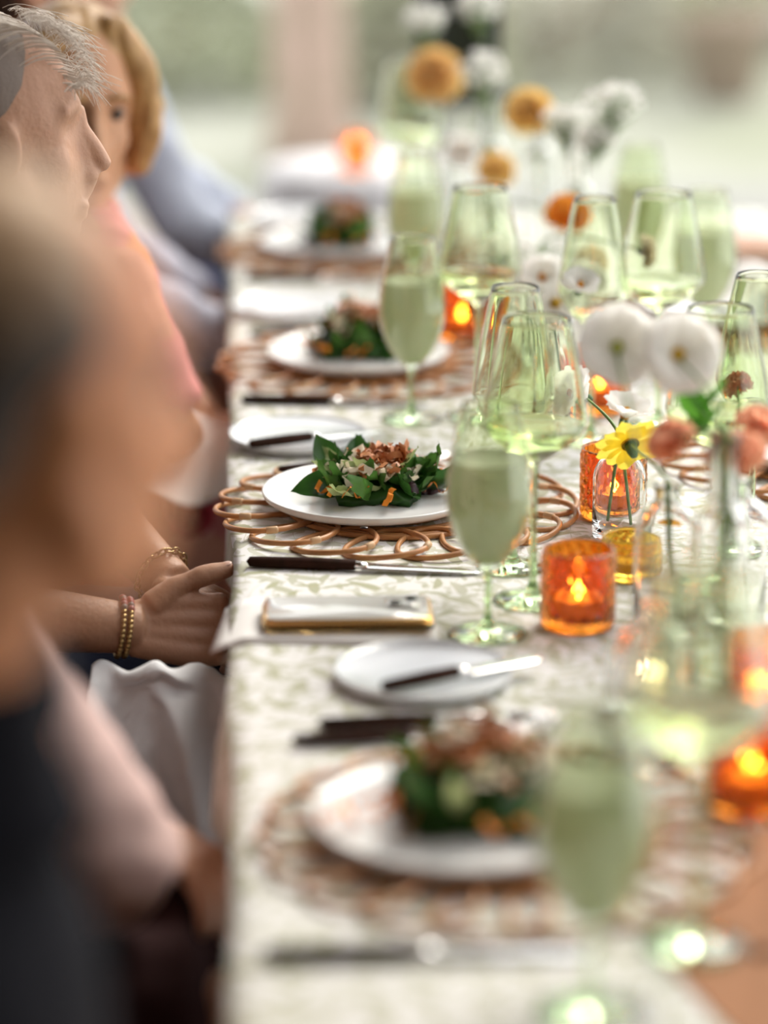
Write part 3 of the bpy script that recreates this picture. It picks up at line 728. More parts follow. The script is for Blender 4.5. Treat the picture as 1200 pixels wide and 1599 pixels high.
# far end
carnation('v10', Q(678, 120, 4.62), .047, (-.15, -.75, .6), M['amberyellow'], 'large blurred amber yellow bloom at the far end of the row', sr=.002)
carnation('v11', Q(827, 175, 4.25), .036, (-.1, -.8, .55), M['yellow'], 'yellow carnation left of the right baby breath')
carnation('v12', Q(775, 265, 4.35), .030, (.1, -.7, .7), M['yellow'], 'low yellow bloom below the far yellow carnation')
gyp('v10', [(Q(664, 30, 4.7), .036)], 'white baby breath above the amber yellow bloom', 110)
gyp('v12', [(Q(748, 8, 4.6), .036), (Q(752, 112, 4.5), .040)], 'white baby breath in front of the dark lantern', 110)
gyp('v9', [(Q(885, 190, 4.2), .036), (Q(957, 162, 4.15), .040), (Q(930, 215, 4.15), .028)], 'wide white baby breath at the top right', 120)
cup_flower('v12', Q(722, 245, 4.5), .030, (-.2, -.7, .6), M['white'], 'blurred white bloom above the second goblet')
# mid table
carnation('v8', Q(885, 335, 3.98), .031, (0, -.6, .8), M['orange'], 'round orange yellow bloom in the middle of the row')
carnation('v6', Q(762, 472, 3.68), .031, (-.75, -.5, .35), M['orange'], 'orange carnation beside the blurred amber votive')
gyp('v8', [(Q(795, 398, 3.85), .038)], 'white baby breath above the tall wine glasses', 130)
carnation('v7', Q(925, 408, 3.72), .026, (.1, -.4, .9), M['cream'], 'cream carnation in the middle beside white blooms', sr=.0014)
carnation('v7', Q(1008, 392, 3.50), .0200, (.95, -.25, .15), M['cream'], 'cream carnation on a leaning dark stem')
cup_flower('v7', Q(850, 440, 3.62), .028, (-.3, -.6, .7), M['white'], 'left white bloom behind the tall wine glasses')
cup_flower('v7', Q(908, 446, 3.56), .027, (.3, -.6, .7), M['white'], 'right white bloom behind the tall wine glasses')
daisy('v7', Q(868, 474, 3.5), .030, (-.2, -.7, .6), M['white'], 'white daisy with brown centre behind the wine glasses', n=12, wid=.3)
cup_flower('v6', Q(905, 452, 3.4), .022, (.1, -.5, .8), M['white'], 'small white bloom beside the brown centred daisy')
# near vases
cup_flower('v1', Q(912, 618, 3.12), .028, (-.7, -.35, .45), M['white'], 'sharp white cup flower beside the broad wine glass')
cup_flower('v1', Q(975, 655, 3.18), .028, (.2, -.2, .9), M['white'], 'white bloom just behind the yellow daisy')
daisy('v2', Q(985, 694, 2.98), .041, (-.15, .80, .55), M['lemon'], 'yellow daisy turned away showing its dark green back', n=12, wid=.27, droop=-.12, ruff=.02, sr=.0014)
daisy('v2', Q(1050, 800, 2.90), .019, (.1, .55, .85), M['gold'], 'small golden daisy at the neck of a bud vase', n=11, wid=.26, droop=-.35)
daisy('v4', Q(962, 545, 2.62), .043, (.05, -.85, .4), M['white'], 'large blurred white flower with a greenish centre', n=9, wid=.42, disc=M['disc_green'], layers=2, droop=.28, ruff=.06, tip=.12, kind='cosmos', dr=.2)
daisy('v5', Q(1056, 556, 2.60), .042, (.2, -.85, .4), M['white'], 'large blurred white flower with a golden centre', n=9, wid=.42, disc=M['disc'], layers=2, droop=.28, ruff=.06, tip=.12, kind='cosmos', dr=.26)
carnation('v5', Q(1050, 690, 2.58), .024, (-.4, -.35, .85), M['peach'], 'blurred peach bloom under the white golden centred flower', sr=.002)
carnation('v5', Q(1150, 712, 2.56), .029, (-.25, -.35, .9), M['peach'], 'blurred peach bloom at the right frame edge', sr=.002)
carnation('v3', Q(1188, 668, 2.70), .026, (.3, -.3, .9), M['peach'], 'upper peach bloom touching the right frame edge')
carnation('v3', Q(1155, 602, 3.0), .018, (-.3, -.3, .9), M['rust'], 'dusky red bloom seen in front of a wine glass')
lf = V(Q(1092, 640, 2.72)); rl, hh, dd = flower_root('leaf_sprig', 'v3', lf, 'bright green leaf sprig between the peach blooms', cat='leaf')
lm = leaf_mesh('leaf', thin('fresh_leaf', (.10, .30, .03), .45), .045, .012, .8, .3, .001, 9)
for k in range(5):
    o = mob('leaf', lm, rl, hh - V((0, 0, .006 * k))); o.rotation_euler = (0, -.5, k * 1.9)
# kraft paper envelope with an open pointed flap in the right foreground
ka, ku, kl = T(1042, 1507), T(1232, 1250), T(1176, 1652)
kd = empty('kraft_envelope', (ku.x, (ku.y + kl.y) / 2, TZ)); tag(kd, 'tan kraft envelope with pointed flap in the bottom right corner', 'envelope'); ko = V(kd.location)
def sheet(name, pts, z, th):
    n = len(pts); vs = [V((p.x, p.y, TZ + z)) - ko for p in pts] + [V((p.x, p.y, TZ + z + th)) - ko for p in pts]
    fs = [tuple(range(n))[::-1], tuple(range(n, 2 * n))] + [(k, (k + 1) % n, n + (k + 1) % n, n + k) for k in range(n)]
    return MB().add(vs, fs).build(name, M['kraft'], kd, smooth=False)
sheet('flap', [ka, kl, ku], .0004, .0008)
ex = V((.17, -.02, 0)); sheet('pocket', [ku + ex, ku, kl, kl + ex], .0014, .0022)
MB().lathe([(0, .0042), (.008, .0040), (.0095, .0030), (.0095, .0012)], 20).build('wax_seal', M['handle'], kd).location = T(1196, 1492, TZ) - ko

# ------------------------------------------------------------------ people
def skin(name, col, dark):
    return pm(name, col, .5, sss=.12, col2=dark, vscale=9, bump=.45, bscale=170)
def cloth(name, col, var=.12, bump=.5, bscale=90, rough=.9):
    return pm(name, col, rough, spec=.12, var=var, vscale=12, bump=bump, bscale=bscale)
def head_mat(c, yaw, pitch=0, roll=0, sc=1.0):
    return Matrix.Translation(V(c)) @ Matrix.Scale(sc, 4) @ Matrix.Translation(-V(c)) @ Matrix.Translation(V(c)) @ (Matrix.Rotation(math.radians(yaw), 4, 'Z') @ Matrix.Rotation(math.radians(pitch), 4, 'Y') @ Matrix.Rotation(math.radians(roll), 4, 'X'))
def head_shapes(fem=False):
    m = MB(); k = .93 if fem else 1
    m.ell((-.012, 0, .030), (.097, .076, .096), nu=24, nv=16)
    m.ell((.022, 0, .020), (.066, .066, .085), nu=20, nv=14)               # forehead
    m.ell((.030, 0, -.045), (.060, .056 * k, .078), nu=20, nv=14)          # face
    m.ell((.064, 0, -.100), (.024, .026 * k, .020), nu=14, nv=10)          # chin
    for s in (-1, 1):
        m.tube([(.006, s * .056, -.035), (.022, s * .049, -.078), (.058, s * .020, -.104)], [.018, .017, .016], 10)   # jaw
        m.ell((.046, s * .036, -.026), (.028, .024, .030))                  # cheekbone
        m.tube([(.078, s * .008, .032), (.074, s * .030, .037), (.058, s * .050, .030)], [.012, .013, .012], 8)        # brow
        m.ell((.094, s * .0095, -.043), (.013, .0095, .0095))               # nostril wing
        m.ell((-.004, s * .076, -.004), (.021, .007, .032), Matrix.Rotation(s * .35, 3, 'Z'))                         # ear
        m.ell((.087, s * .012, -.074), (.008, .015, .006)); m.ell((.084, s * .010, -.084), (.009, .014, .007))        # lips
    m.tube([(.083, 0, .028), (.089, 0, .006), (.103, 0, -.018), (.1135, 0, -.036)], [.0115, .0105, .0115, .0105], 10)  # nose
    m.tube([(.076, 0, .015), (.083, 0, -.015), (.090, 0, -.038)], [.014, .016, .015], 10)
    m.tube([(.100, 0, -.044), (.088, 0, -.064)], [.009, .011], 8)
    return m
def hand_shapes(m, wrist, d, n, s, curl=(.35, .5, .35), spread=.05, thumb=None, scale=1.0, fcurl=None):
    """d forward, n out of the back of the hand, s toward the thumb"""
    wrist, d = V(wrist), V(d).normalized(); n = V(n); n = (n - d * n.dot(d)).normalized(); s_ = V(s); s = (s_ - d * s_.dot(d) - n * s_.dot(n)).normalized()
    for i, (off, L, r) in enumerate([(.030, .070, .0092), (.0105, .079, .0094), (-.0095, .073, .0090), (-.028, .057, .0080)]):
        off *= scale; L *= scale; r *= scale
        k = wrist + d * (.088 - .004 * abs(i - 1)) * scale + s * off + n * .002
        m.tube([wrist + s * off * .55 - d * .006, wrist + d * .045 * scale + s * off * .9 + n * .002, k], [.0145 * scale, .0140 * scale, .0108 * scale], 16, up=n, flat=.95)
        m.ell(k + n * .002, .0112 * scale, nu=12, nv=8)
        a = 0; p = k; pts = [p]; c = fcurl[i] if fcurl else curl; dd = (d + s * spread * (1.5 - i)).normalized()
        for seg, q in zip((.46, .30, .24), c):
            a += q; p = p + (dd * math.cos(a) - n * math.sin(a)) * L * seg; pts.append(p)
        fine = [pts[0], pts[0].lerp(pts[1], .5), pts[1], pts[1].lerp(pts[2], .5), pts[2], pts[2].lerp(pts[3], .6), pts[3]]
        m.tube(fine, [r * 1.08, r * .96, r * 1.04, r * .92, r * .96, r * .88, r * .70], 16)
        m.ell(pts[3], r * .72, nu=10, nv=8)
    tb = thumb or [(.018, .026, -.002), (.045, .044, .0), (.075, .050, .004), (.100, .050, .006)]
    tp = [wrist + d * a * scale + s * b * scale + n * c * scale for a, b, c in tb]
    m.tube([tp[0], tp[0].lerp(tp[1], .5), tp[1], tp[1].lerp(tp[2], .5), tp[2], tp[2].lerp(tp[3], .5), tp[3]], [.0165 * scale, .0150 * scale, .0125 * scale, .0105 * scale, .0118 * scale, .0112 * scale, .0088 * scale], 16)
    m.ell(tp[3], .0090 * scale, nu=10, nv=8)
    return tp
def relax(me, HI, brows, iters=22):
    """even out the creases between the forms of the head"""
    import numpy as np
    n = len(me.vertices); co = np.empty(n * 3); me.vertices.foreach_get('co', co); co = co.reshape(n, 3)
    ed = np.empty(len(me.edges) * 2, dtype=np.int64); me.edges.foreach_get('vertices', ed); ed = ed.reshape(-1, 2)
    Hm = np.array(HI); p = co @ Hm[:3, :3].T + Hm[:3, 3]
    w = ((np.abs(p[:, 0]) < .13) & (np.abs(p[:, 1]) < .10) & (np.abs(p[:, 2]) < .15)).astype(float) * .5
    w[(p[:, 0] > .088)] *= .25
    deg = np.bincount(ed.ravel(), minlength=n).astype(float); deg[deg == 0] = 1
    for _ in range(iters if brows is False else 8):
        acc = np.zeros_like(co)
        for k in range(3):
            acc[:, k] = np.bincount(ed[:, 0], co[ed[:, 1], k], n) + np.bincount(ed[:, 1], co[ed[:, 0], k], n)
        co += ((acc / deg[:, None]) - co) * w[:, None]
    me.vertices.foreach_set('co', co.ravel()); me.update()
def limb(m, a, b, c, ra, rb, rc, seg=28):
    a, b, c = V(a), V(b), V(c)
    m.tube([a, a.lerp(b, .35), a.lerp(b, .7), b, b.lerp(c, .3), b.lerp(c, .7), c], [ra, ra * .98, (ra + rb) * .5, rb, rb * 1.03, (rb + rc) * .5, rc], seg)
def person(label, group, pelvis, neck, head, yaw, pitch, roll, arms, skin_m, top_m, low_m, hair_m, sleeve, voxel, hair='short', fem=False, mirror=False, knees=None, top_name='shirt', low_name='trousers', hands=True, brows=True, collar=0, hscale=1.0, top_fat=1.0, hair_fn=None):
    """arms: [(shoulder, elbow, wrist, hand dir, back-of-hand normal, thumb side)] for right (toward camera) and left"""
    pelvis, neck = V(pelvis), V(neck); r = empty('person', (pelvis.x, pelvis.y, 0)); tag(r, label, 'person', group); O = V(r.location)
    HM = head_mat(head, yaw, pitch, roll, hscale); hs = head_shapes(fem)
    if mirror: pass
    b = MB(); hs2 = MB(); hs2.v = list(hs.v); hs2.f = list(hs.f); hs2.xf(HM); b.add(hs2.v, hs2.f)
    nb = HM @ V((-.022, 0, -.055)); rn = .047 if fem else .054
    b.tube([nb, nb.lerp(neck, .5), neck, neck - V((0, 0, .05))], [rn, rn * .98, rn * 1.1, rn * 1.5], 28)
    ch = neck.lerp(pelvis, .35); ab = neck.lerp(pelvis, .68); ax = basis(neck - pelvis, (0, 1, 0))
    def tors(m, g):
        sl = (V(arms[0][0]) + V(arms[1][0])) / 2
        m.ell(ch + V((.005, 0, 0)), (.165 * g, .112 * g, .175 * g) if abs(ax[0][0]) < .5 else (.112 * g, .165 * g, .175 * g), ax, 20, 14)
        m.ell(ab, (.145 * g, .108 * g, .16 * g) if abs(ax[0][0]) < .5 else (.108 * g, .145 * g, .16 * g), ax, 20, 14)
        m.ell(pelvis + V((0, 0, .03)), (.145 * g, .175 * g, .125 * g), None, 20, 14)
        a0, a1 = V(arms[0][0]), V(arms[1][0])
        m.tube([a0, a0.lerp(neck, .45) - V((0, 0, .012)), neck - V((.0, 0, .035)), a1.lerp(neck, .45) - V((0, 0, .012)), a1], [.050 * g, .052 * g, .062 * g, .052 * g, .050 * g], 14)
    tors(b, .93); TH = []
    for A in arms[:2]:
        sh, el, wr = A[:3]
        limb(b, sh, el, wr, .046 if not fem else .041, .037 if not fem else .033, .0255 if not fem else .023)
    for i, A in enumerate(arms[:2]):
        wr, hd, hn, ht = A[2:6]
        kw = A[6] if len(A) > 6 else {}
        TH.append((hand_shapes(b, wr, hd, hn, ht, scale=(.92 if fem else 1.0), **kw), V(hn).normalized()))
    kn = knees or [(pelvis + V((.43, -.10, .04)), pelvis + V((.40, -.11, -.42))), (pelvis + V((.43, .10, .04)), pelvis + V((.40, .11, -.42)))]
    legs = MB()
    for k, an in kn:
        k, an = V(k), V(an); hp = V((pelvis.x, k.y * .75 + pelvis.y * .25, pelvis.z))
        limb(legs, hp, k, an, .092, .064, .050 if low_name == 'trousers' else .04)
    b.add([p for p in legs.v], legs.f) if low_name != 'trousers' else None
    b.xf(Matrix.Translation(-O))
    def fin(me):
        if mirror:
            for v in me.vertices: v.co.x = -v.co.x
            me.flip_normals()
        return me
    me = fuse(b, voxel, 5, 'body', skin_m)
    HI = (Matrix.Translation(-O) @ HM).inverted(); H2 = Matrix.Translation(-O) @ HM
    def socket(co, n):                          # eye sockets
        p = HI @ co
        if p.x > .03 and abs(p.z) < .06 and abs(p.y) < .07:
            for k in (-1, 1): p.x -= .011 * math.exp(-((p.y - k * .033) / .017) ** 2 - ((p.z - .010) / .013) ** 2)
            return H2 @ p
        return co
    displace(me, socket)
    relax(me, HI, brows)
    mob('body', fin(me), r)
    for tp, hn in TH[:1]:
        d = (tp[3] - tp[2]).normalized(); up = (V((0, -.25, 1)) - d * d.z).normalized()
        e = MB().ell((0, 0, 0), (.0058, .0046, .0012), nu=12, nv=6); e.xf(Matrix.Translation(tp[3] + d * .001 + up * .0074 - O) @ Matrix((d, up.cross(d), up)).transposed().to_4x4())
        mob('thumb_nail', fin(e.mesh('thumb_nail', NAIL)), r)
    for s in (-1, 1):
        e = MB().ell((0, 0, 0), .0122, nu=14, nv=10); e.xf(H2 @ Matrix.Translation((.0625 if brows else .050, s * .033, .010)))
        eo = mob('eye', fin(e.mesh('eye', EYE)), r)
        e = MB().ell((0, 0, 0), (.004, .0075, .0075), nu=12, nv=8); e.xf(H2 @ Matrix.Translation((.0718 if brows else .0575, s * .033, .010))); mob('iris', fin(e.mesh('iris', IRIS)), eo)
        if not brows: continue
        e = MB().tube([(.0795, s * .022, .013), (.0815, s * .032, .0165), (.074, s * .044, .012)], [.0012, .0018, .0012], 6); e.xf(H2); mob('eyelashes', fin(e.mesh('eyelashes', IRIS)), r)
        if not brows: continue
        e = MB().tube([(.086, s * .014, .031), (.088, s * .032, .037), (.070, s * .052, .030)], [.003, .0042, .002], 6); e.xf(H2); mob('eyebrow', fin(e.mesh('eyebrow', hair_m)), r)
    # clothes
    t = MB(); tors(t, 1.03 * top_fat)
    if collar: t.tube([neck - V((0, 0, .06)), neck, neck.lerp(nb, .2) + V((0, 0, collar * .3))], [.10, .078, .068], 16)
    for A in arms[:2]:
        sh, el, wr = V(A[0]), V(A[1]), V(A[2])
        if sleeve <= 0: t.ell(sh + V((0, 0, -.012)), (.048, .048, .05))
        elif sleeve < .5: t.tube([sh, sh.lerp(el, sleeve), sh.lerp(el, sleeve * 2)], [.058, .056, .054], 14)
        else: limb(t, sh, el, el.lerp(wr, (sleeve - .5) * 2), .060, .053, .042)
    t.xf(Matrix.Translation(-O)); me = fuse(t, max(.0055, voxel), 8, top_name, top_m)
    kk = 1 if sleeve > 0 else .4
    displace(me, lambda c, n: c + n * kk * (noise.noise(c * 14) * .006 + noise.noise(V((c.x * 30, c.y * 18, c.z * 40))) * .0035))
    mob(top_name, fin(me), r)
    g = MB(); g.ell(pelvis + V((.0, 0, .0)), (.16, .19, .12))
    for k, an in kn:
        k, an = V(k), V(an); hp = V((pelvis.x, k.y * .75 + pelvis.y * .25, pelvis.z))
        if low_name == 'trousers': limb(g, hp, k, an, .100, .073, .058)
        else: g.tube([hp, hp.lerp(k, .5), k], [.105, .10, .085], 14); g.tube([k, k.lerp(an, .3)], [.085, .088], 14)
    if low_name != 'trousers': g.box((kn[0][0] + kn[1][0]) / 2 - V((.17, 0, .0)) if isinstance(kn[0][0], Vector) else pelvis + V((.25, 0, 0)), (.34, .2, .14))
    g.xf(Matrix.Translation(-O)); me = fuse(g, .008, 8, low_name, low_m)
    displace(me, lambda c, n: c + n * (noise.noise(c * 11) * .008 + noise.noise(c * 30) * .003))
    mob(low_name, fin(me), r)
    for k, an in kn:
        an = V(an) - O; m_ = MB().tube([an + V((-.03, 0, -.04)), an + V((.05, 0, -.045)), an + V((.16, 0, -.05))], [.036, .04, .03], 12)
        mob('shoe', fin(m_.mesh('shoe', M['black'])), r)
    # hair
    h = MB()
    if hair == 'crop':
        h.ell((-.034, 0, .048), (.090, .082, .090), nu=24, nv=16); h.ell((-.055, 0, .004), (.066, .078, .066)); h.xf(H2)
    elif hair == 'short':
        h.ell((-.020, 0, .046), (.100, .083, .092), nu=24, nv=16); h.ell((-.045, 0, .000), (.074, .079, .075)); h.ell((.025, 0, .085), (.055, .060, .035))
        h.xf(H2)
    elif hair == 'bob':
        h.ell((-.030, 0, .046), (.100, .088, .094), nu=24, nv=16)
        for s in (-1, 1):
            h.tube([(.020, s * .030, .118), (.040, s * .074, .060), (.026, s * .088, -.02), (.024, s * .082, -.075)], [.024, .024, .026, .016], 12)
            h.tube([(-.03, s * .06, .07), (-.035, s * .09, 0), (-.03, s * .085, -.08)], [.035, .04, .03], 12)
        h.tube([(-.07, 0, .05), (-.085, 0, -.02), (-.07, 0, -.09)], [.06, .06, .04], 12)
        h.xf(H2)
    if hair_fn: hair_fn(r, H2, fin, hair_m)
    if h.v:
        me = fuse(h, .006, 4, 'hair', hair_m)
        def ripple(c, n):
            p = HI @ c; return c + n * (noise.noise(V((p.x * 18, p.y * 90, p.z * 22))) * .004)
        displace(me, ripple)
        mob('hair', fin(me), r)
    return r, H2
NAIL = pm('nail', (.62, .40, .32), .25)
EYE = pm('eye_white', (.38, .32, .28), .25); IRIS = pm('iris', (.03, .018, .01), .1)
SK1 = skin('skin_warm', (.60, .33, .19), (.53, .27, .145)); SKA = skin('skin_tanned', (.62, .26, .11), (.54, .21, .085)); SK2 = skin('skin_sunned', (.49, .28, .18), (.41, .215, .13)); SK3 = skin('skin_light', (.56, .33, .22), (.50, .27, .17))
HA = pm('hair_brown', (.05, .028, .016), .5, bump=.8, bscale=200); HB = pm('hair_blond', (.52, .31, .12), .42, col2=(.34, .18, .06), vscale=40, bump=.6, bscale=160)
HG = pm('hair_grey', (.62, .54, .46), .4)
# dark brown hair, turning pale tan towards the crown
HN, n_, l_, p_ = nm('hair_pale_crown'); p_.inputs['Roughness'].default_value = .5
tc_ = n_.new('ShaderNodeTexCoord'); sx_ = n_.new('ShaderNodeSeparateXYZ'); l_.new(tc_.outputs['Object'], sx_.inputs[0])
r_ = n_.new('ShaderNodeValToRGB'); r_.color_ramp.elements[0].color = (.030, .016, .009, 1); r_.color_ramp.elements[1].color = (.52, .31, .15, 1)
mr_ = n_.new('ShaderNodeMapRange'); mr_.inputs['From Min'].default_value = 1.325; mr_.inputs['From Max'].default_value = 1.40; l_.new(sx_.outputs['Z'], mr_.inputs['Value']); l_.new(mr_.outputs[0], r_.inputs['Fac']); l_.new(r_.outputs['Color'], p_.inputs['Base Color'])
X = V((1, 0, 0)); GPN = 'guests seated along the left side'
# A: nearest guest, black sleeveless top, hair cropped
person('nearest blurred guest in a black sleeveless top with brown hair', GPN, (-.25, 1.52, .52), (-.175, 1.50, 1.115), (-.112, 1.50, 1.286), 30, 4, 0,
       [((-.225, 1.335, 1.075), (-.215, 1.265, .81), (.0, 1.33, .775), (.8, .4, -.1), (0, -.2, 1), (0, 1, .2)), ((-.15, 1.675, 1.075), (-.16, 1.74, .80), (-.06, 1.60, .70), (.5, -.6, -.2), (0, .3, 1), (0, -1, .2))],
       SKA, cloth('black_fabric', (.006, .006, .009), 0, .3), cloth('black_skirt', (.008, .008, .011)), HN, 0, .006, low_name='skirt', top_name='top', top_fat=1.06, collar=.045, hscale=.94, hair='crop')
# B: pale pink sleeves
person('guest in pale pink sleeves mostly hidden behind the nearest guest', GPN, (-.47, 2.36, .52), (-.37, 2.38, 1.09), (-.36, 2.38, 1.245), 10, 5, 0,
       [((-.27, 2.235, .995), (-.092, 2.215, .728), (-.19, 2.40, .63), (-.1, .9, -.3), (0, -.2, .9), (1, 0, .2)), ((-.38, 2.55, 1.03), (-.28, 2.60, .79), (-.10, 2.45, .67), (.7, -.6, -.2), (0, .3, 1), (0, -1, .2))],
       SK3, cloth('pale_pink_fabric', (.66, .47, .43)), cloth('dark_wine_skirt', (.035, .014, .014)), HA, .90, .006, low_name='skirt', top_name='blouse')
# C: older guest in profile, bare forearms, bracelets
tipC = Q(176, 266, 3.17)
hC = tipC - V((.1225 * math.cos(math.radians(13)), .1225 * math.sin(math.radians(13)), -.0405))
def wisps(r, H2, fin, mat):
    rnd = random.Random(4); mb = MB()
    def shell(u, v):   # swept back fringe
        return None
    for i in range(380):
        a = rnd.uniform(-1.15, 1.0); ph = rnd.uniform(-.35, 1.0)
        base = V((-.012 + .099 * math.cos(ph * 1.25) * math.cos(a * .6), .076 * math.sin(a), .030 + .099 * max(.25, math.sin(.35 + ph * 1.2))))
        fwd = V((.6, rnd.gauss(0, .35), .55)).normalized() if ph < .6 else V((.75, rnd.gauss(0, .3), .35)).normalized()
        L = rnd.uniform(.016, .034) if i > 50 else rnd.uniform(.03, .046)
        p1 = base + fwd * L * .5 + V((0, 0, .004)); p2 = base + fwd * L + V((rnd.gauss(.004, .008), rnd.gauss(0, .008), -L * rnd.uniform(.5, 1.35)))
        mb.tube(bez(base, p1, p2, 6), [.0004] * 6 + [.0002], 4, caps=False)
    # crown and back: swept strands
    for i in range(260):
        a = rnd.uniform(-1.3, 1.3); b0 = rnd.uniform(.2, 1.5)
        p0 = V((-.012 + .099 * math.cos(b0), .078 * math.sin(a) * math.sin(b0 * .8 + .3), .030 + .098 * math.sin(b0)))
        p2 = p0 + V((-.06, rnd.gauss(0, .008), -.012)); p1 = (p0 + p2) / 2 + V((0, 0, .020))
        mb.tube(bez(p0, p1, p2, 5), [.0006] * 5 + [.0003], 4, caps=False)
    mb.xf(H2); mob('wispy_strands', fin(mb.mesh('wispy_strands', mat)), r)
    cap = MB(); cap.ell((-.030, 0, .048), (.092, .080, .088), nu=24, nv=16); cap.ell((-.055, 0, .0), (.062, .074, .07)); cap.xf(H2)
    me = fuse(cap, .005, 3, 'hair', HGD); mob('hair', fin(me), r)
HGD = pm('hair_grey_dark', (.17, .13, .105), .6, bump=.3, bscale=250)
wrR = V((-.103, 2.955, .683)); wrL = V((-.070, 3.085, .690))
PC, HC2 = person('grey haired guest in profile with bare forearms and beaded bracelets', GPN, (-.44, 3.17, .52), (hC.x - .075, 3.17, hC.z - .165), hC, 13, 0, 0,
       [((-.32, 3.00, .965), (-.345, 2.925, .722), wrR, (.97, .06, -.06), (.06, -.80, .55), (.15, .45, .85), dict(fcurl=[(.9, .9, .5), (.75, .9, .5), (.7, .9, .5), (.7, .9, .5)], thumb=[(.014, .024, .004), (.038, .044, .010), (.064, .055, .014), (.091, .063, .015)])),
        ((-.31, 3.35, .965), (-.215, 3.285, .775), wrL, (.80, -.50, -.36), (.25, -.05, .95), (-.2, -.8, .1), dict(fcurl=[(.35, .5, .3), (.4, .7, .4), (.45, .75, .4), (.5, .8, .4)], thumb=[(.018, .022, -.004), (.040, .032, -.008), (.062, .030, -.014), (.08, .026, -.02)]))],
       SK2, cloth('pale_grey_top', (.42, .43, .47)), cloth('navy_skirt', (.012, .015, .03)), HG, .18, .0024, hair='none', hair_fn=wisps, brows=False, top_name='blouse', low_name='trousers')
OC = V(PC.location)
def bracelet(center, axis, R, items, name, label):
    """items: (material, radius) going round"""
    c = V(center); Rm = basis(axis, (0, 0, 1)); r = empty(name, c); tag(r, label, 'bracelet'); N = len(items)
    cache = {}
    for i, (m_, br) in enumerate(items):
        a = 2 * pi * i / N; key = (m_.name, br)
        if key not in cache: cache[key] = MB().ell((0, 0, 0), br, nu=10, nv=8).mesh('bead', m_)
        mob('bead', cache[key], r, Rm @ V((R[0] * math.cos(a), R[1] * math.sin(a), 0)))
    return r
GOLD = pm('gold_bead', (.62, .44, .20), .28, metal=1); RED = pm('coral_bead', (.35, .05, .05), .3); TEAL = pm('teal_bead', (.10, .17, .18), .3); PINK = pm('rose_bead', (.42, .14, .13), .35); GREY = pm('grey_bead', (.22, .17, .15), .35)
axR = (wrR - V((-.345, 2.925, .722)))
cR = wrR - axR.normalized() * .020
def mixb(seq, n): return [(GOLD, .0030)] * n
def beads(k):
    out = []
    for i in range(36):
        out.append((GOLD, .0029))
    for j, m_ in zip(range(6, 13), ([TEAL, PINK, RED, GREY, RED, PINK, GREY], [GREY, RED, PINK, RED, RED, GREY, PINK])[k]): out[j] = (m_, .0040)
    return out
bracelet(cR, axR, (.0305, .0305), beads(0), 'bead_bracelet', 'gold bead bracelet with a teal bead on the near wrist')
bracelet(cR + axR.normalized() * .0075, axR, (.0295, .0295), beads(1), 'bead_bracelet', 'gold bead bracelet with red beads nearer the hand')
axL = wrL - V((-.215, 3.285, .775)); cL = wrL - axL.normalized() * .022
ch = empty('chain_bracelet', cL); tag(ch, 'dark gold chain bracelet on the far wrist', 'bracelet'); Rm = basis(axL)
DG = pm('antique_gold', (.30, .22, .10), .3, metal=1)
lk = MB().tube([(.0058 * math.cos(t * pi / 6), .0036 * math.sin(t * pi / 6), 0) for t in range(12)], .0013, 6, closed=True).mesh('link', DG)
for i in range(22):
    a = 2 * pi * i / 22; o = mob('link', lk, ch); P_ = Rm @ V((.031 * math.cos(a), .031 * math.sin(a), 0))
    tx = Rm @ V((-math.sin(a), math.cos(a), 0)); nz = Rm @ V((math.cos(a), math.sin(a), 0)) if i % 2 else Rm @ V((0, 0, 1)); o.matrix_local = Matrix.Translation(P_) @ Matrix((tx, nz.cross(tx), nz)).transposed().to_4x4()
rg = empty('finger_ring', (0, 0, 0))
# D: blond guest, floral dress
FL, n_, l_, p_ = nm('floral_dress'); p_.inputs['Roughness'].default_value = .85
tc_ = n_.new('ShaderNodeTexCoord'); t_ = n_.new('ShaderNodeTexVoronoi'); t_.inputs['Scale'].default_value = 11; l_.new(tc_.outputs['Object'], t_.inputs['Vector'])
sp_ = n_.new('ShaderNodeSeparateColor'); l_.new(t_.outputs['Color'], sp_.inputs[0]); r_ = n_.new('ShaderNodeValToRGB'); r_.color_ramp.interpolation = 'CONSTANT'
r_.color_ramp.elements[0].color = (.72, .36, .25, 1); r_.color_ramp.elements[1].color = (.72, .27, .25, 1); r_.color_ramp.elements[1].position = .78
for ps, cc in ((.30, (.78, .42, .36, 1)), (.50, (.70, .30, .14, 1)), (.66, (.10, .17, .10, 1))): e_ = r_.color_ramp.elements.new(ps); e_.color = cc
l_.new(sp_.outputs[0], r_.inputs['Fac']); l_.new(r_.outputs['Color'], p_.inputs['Base Color'])
hD = Q(120, 172, 3.90)
person('blond guest in a floral coral dress facing the camera', GPN, (-.40, 3.93, .52), (-.215, 3.95, .965), hD, -72, 4, -4,
       [((-.165, 3.79, .905), (-.085, 3.74, .70), (-.06, 3.84, .635), (.6, .5, -.3), (0, 0, 1), (0, 1, 0)), ((-.23, 4.11, .92), (-.13, 4.13, .71), (-.04, 3.96, .65), (.5, -.6, -.1), (0, .2, 1), (0, -1, 0))],
       SK1, FL, FL, HB, .45, .0042, hair='bob', fem=True, top_name='dress_top', low_name='dress_skirt')
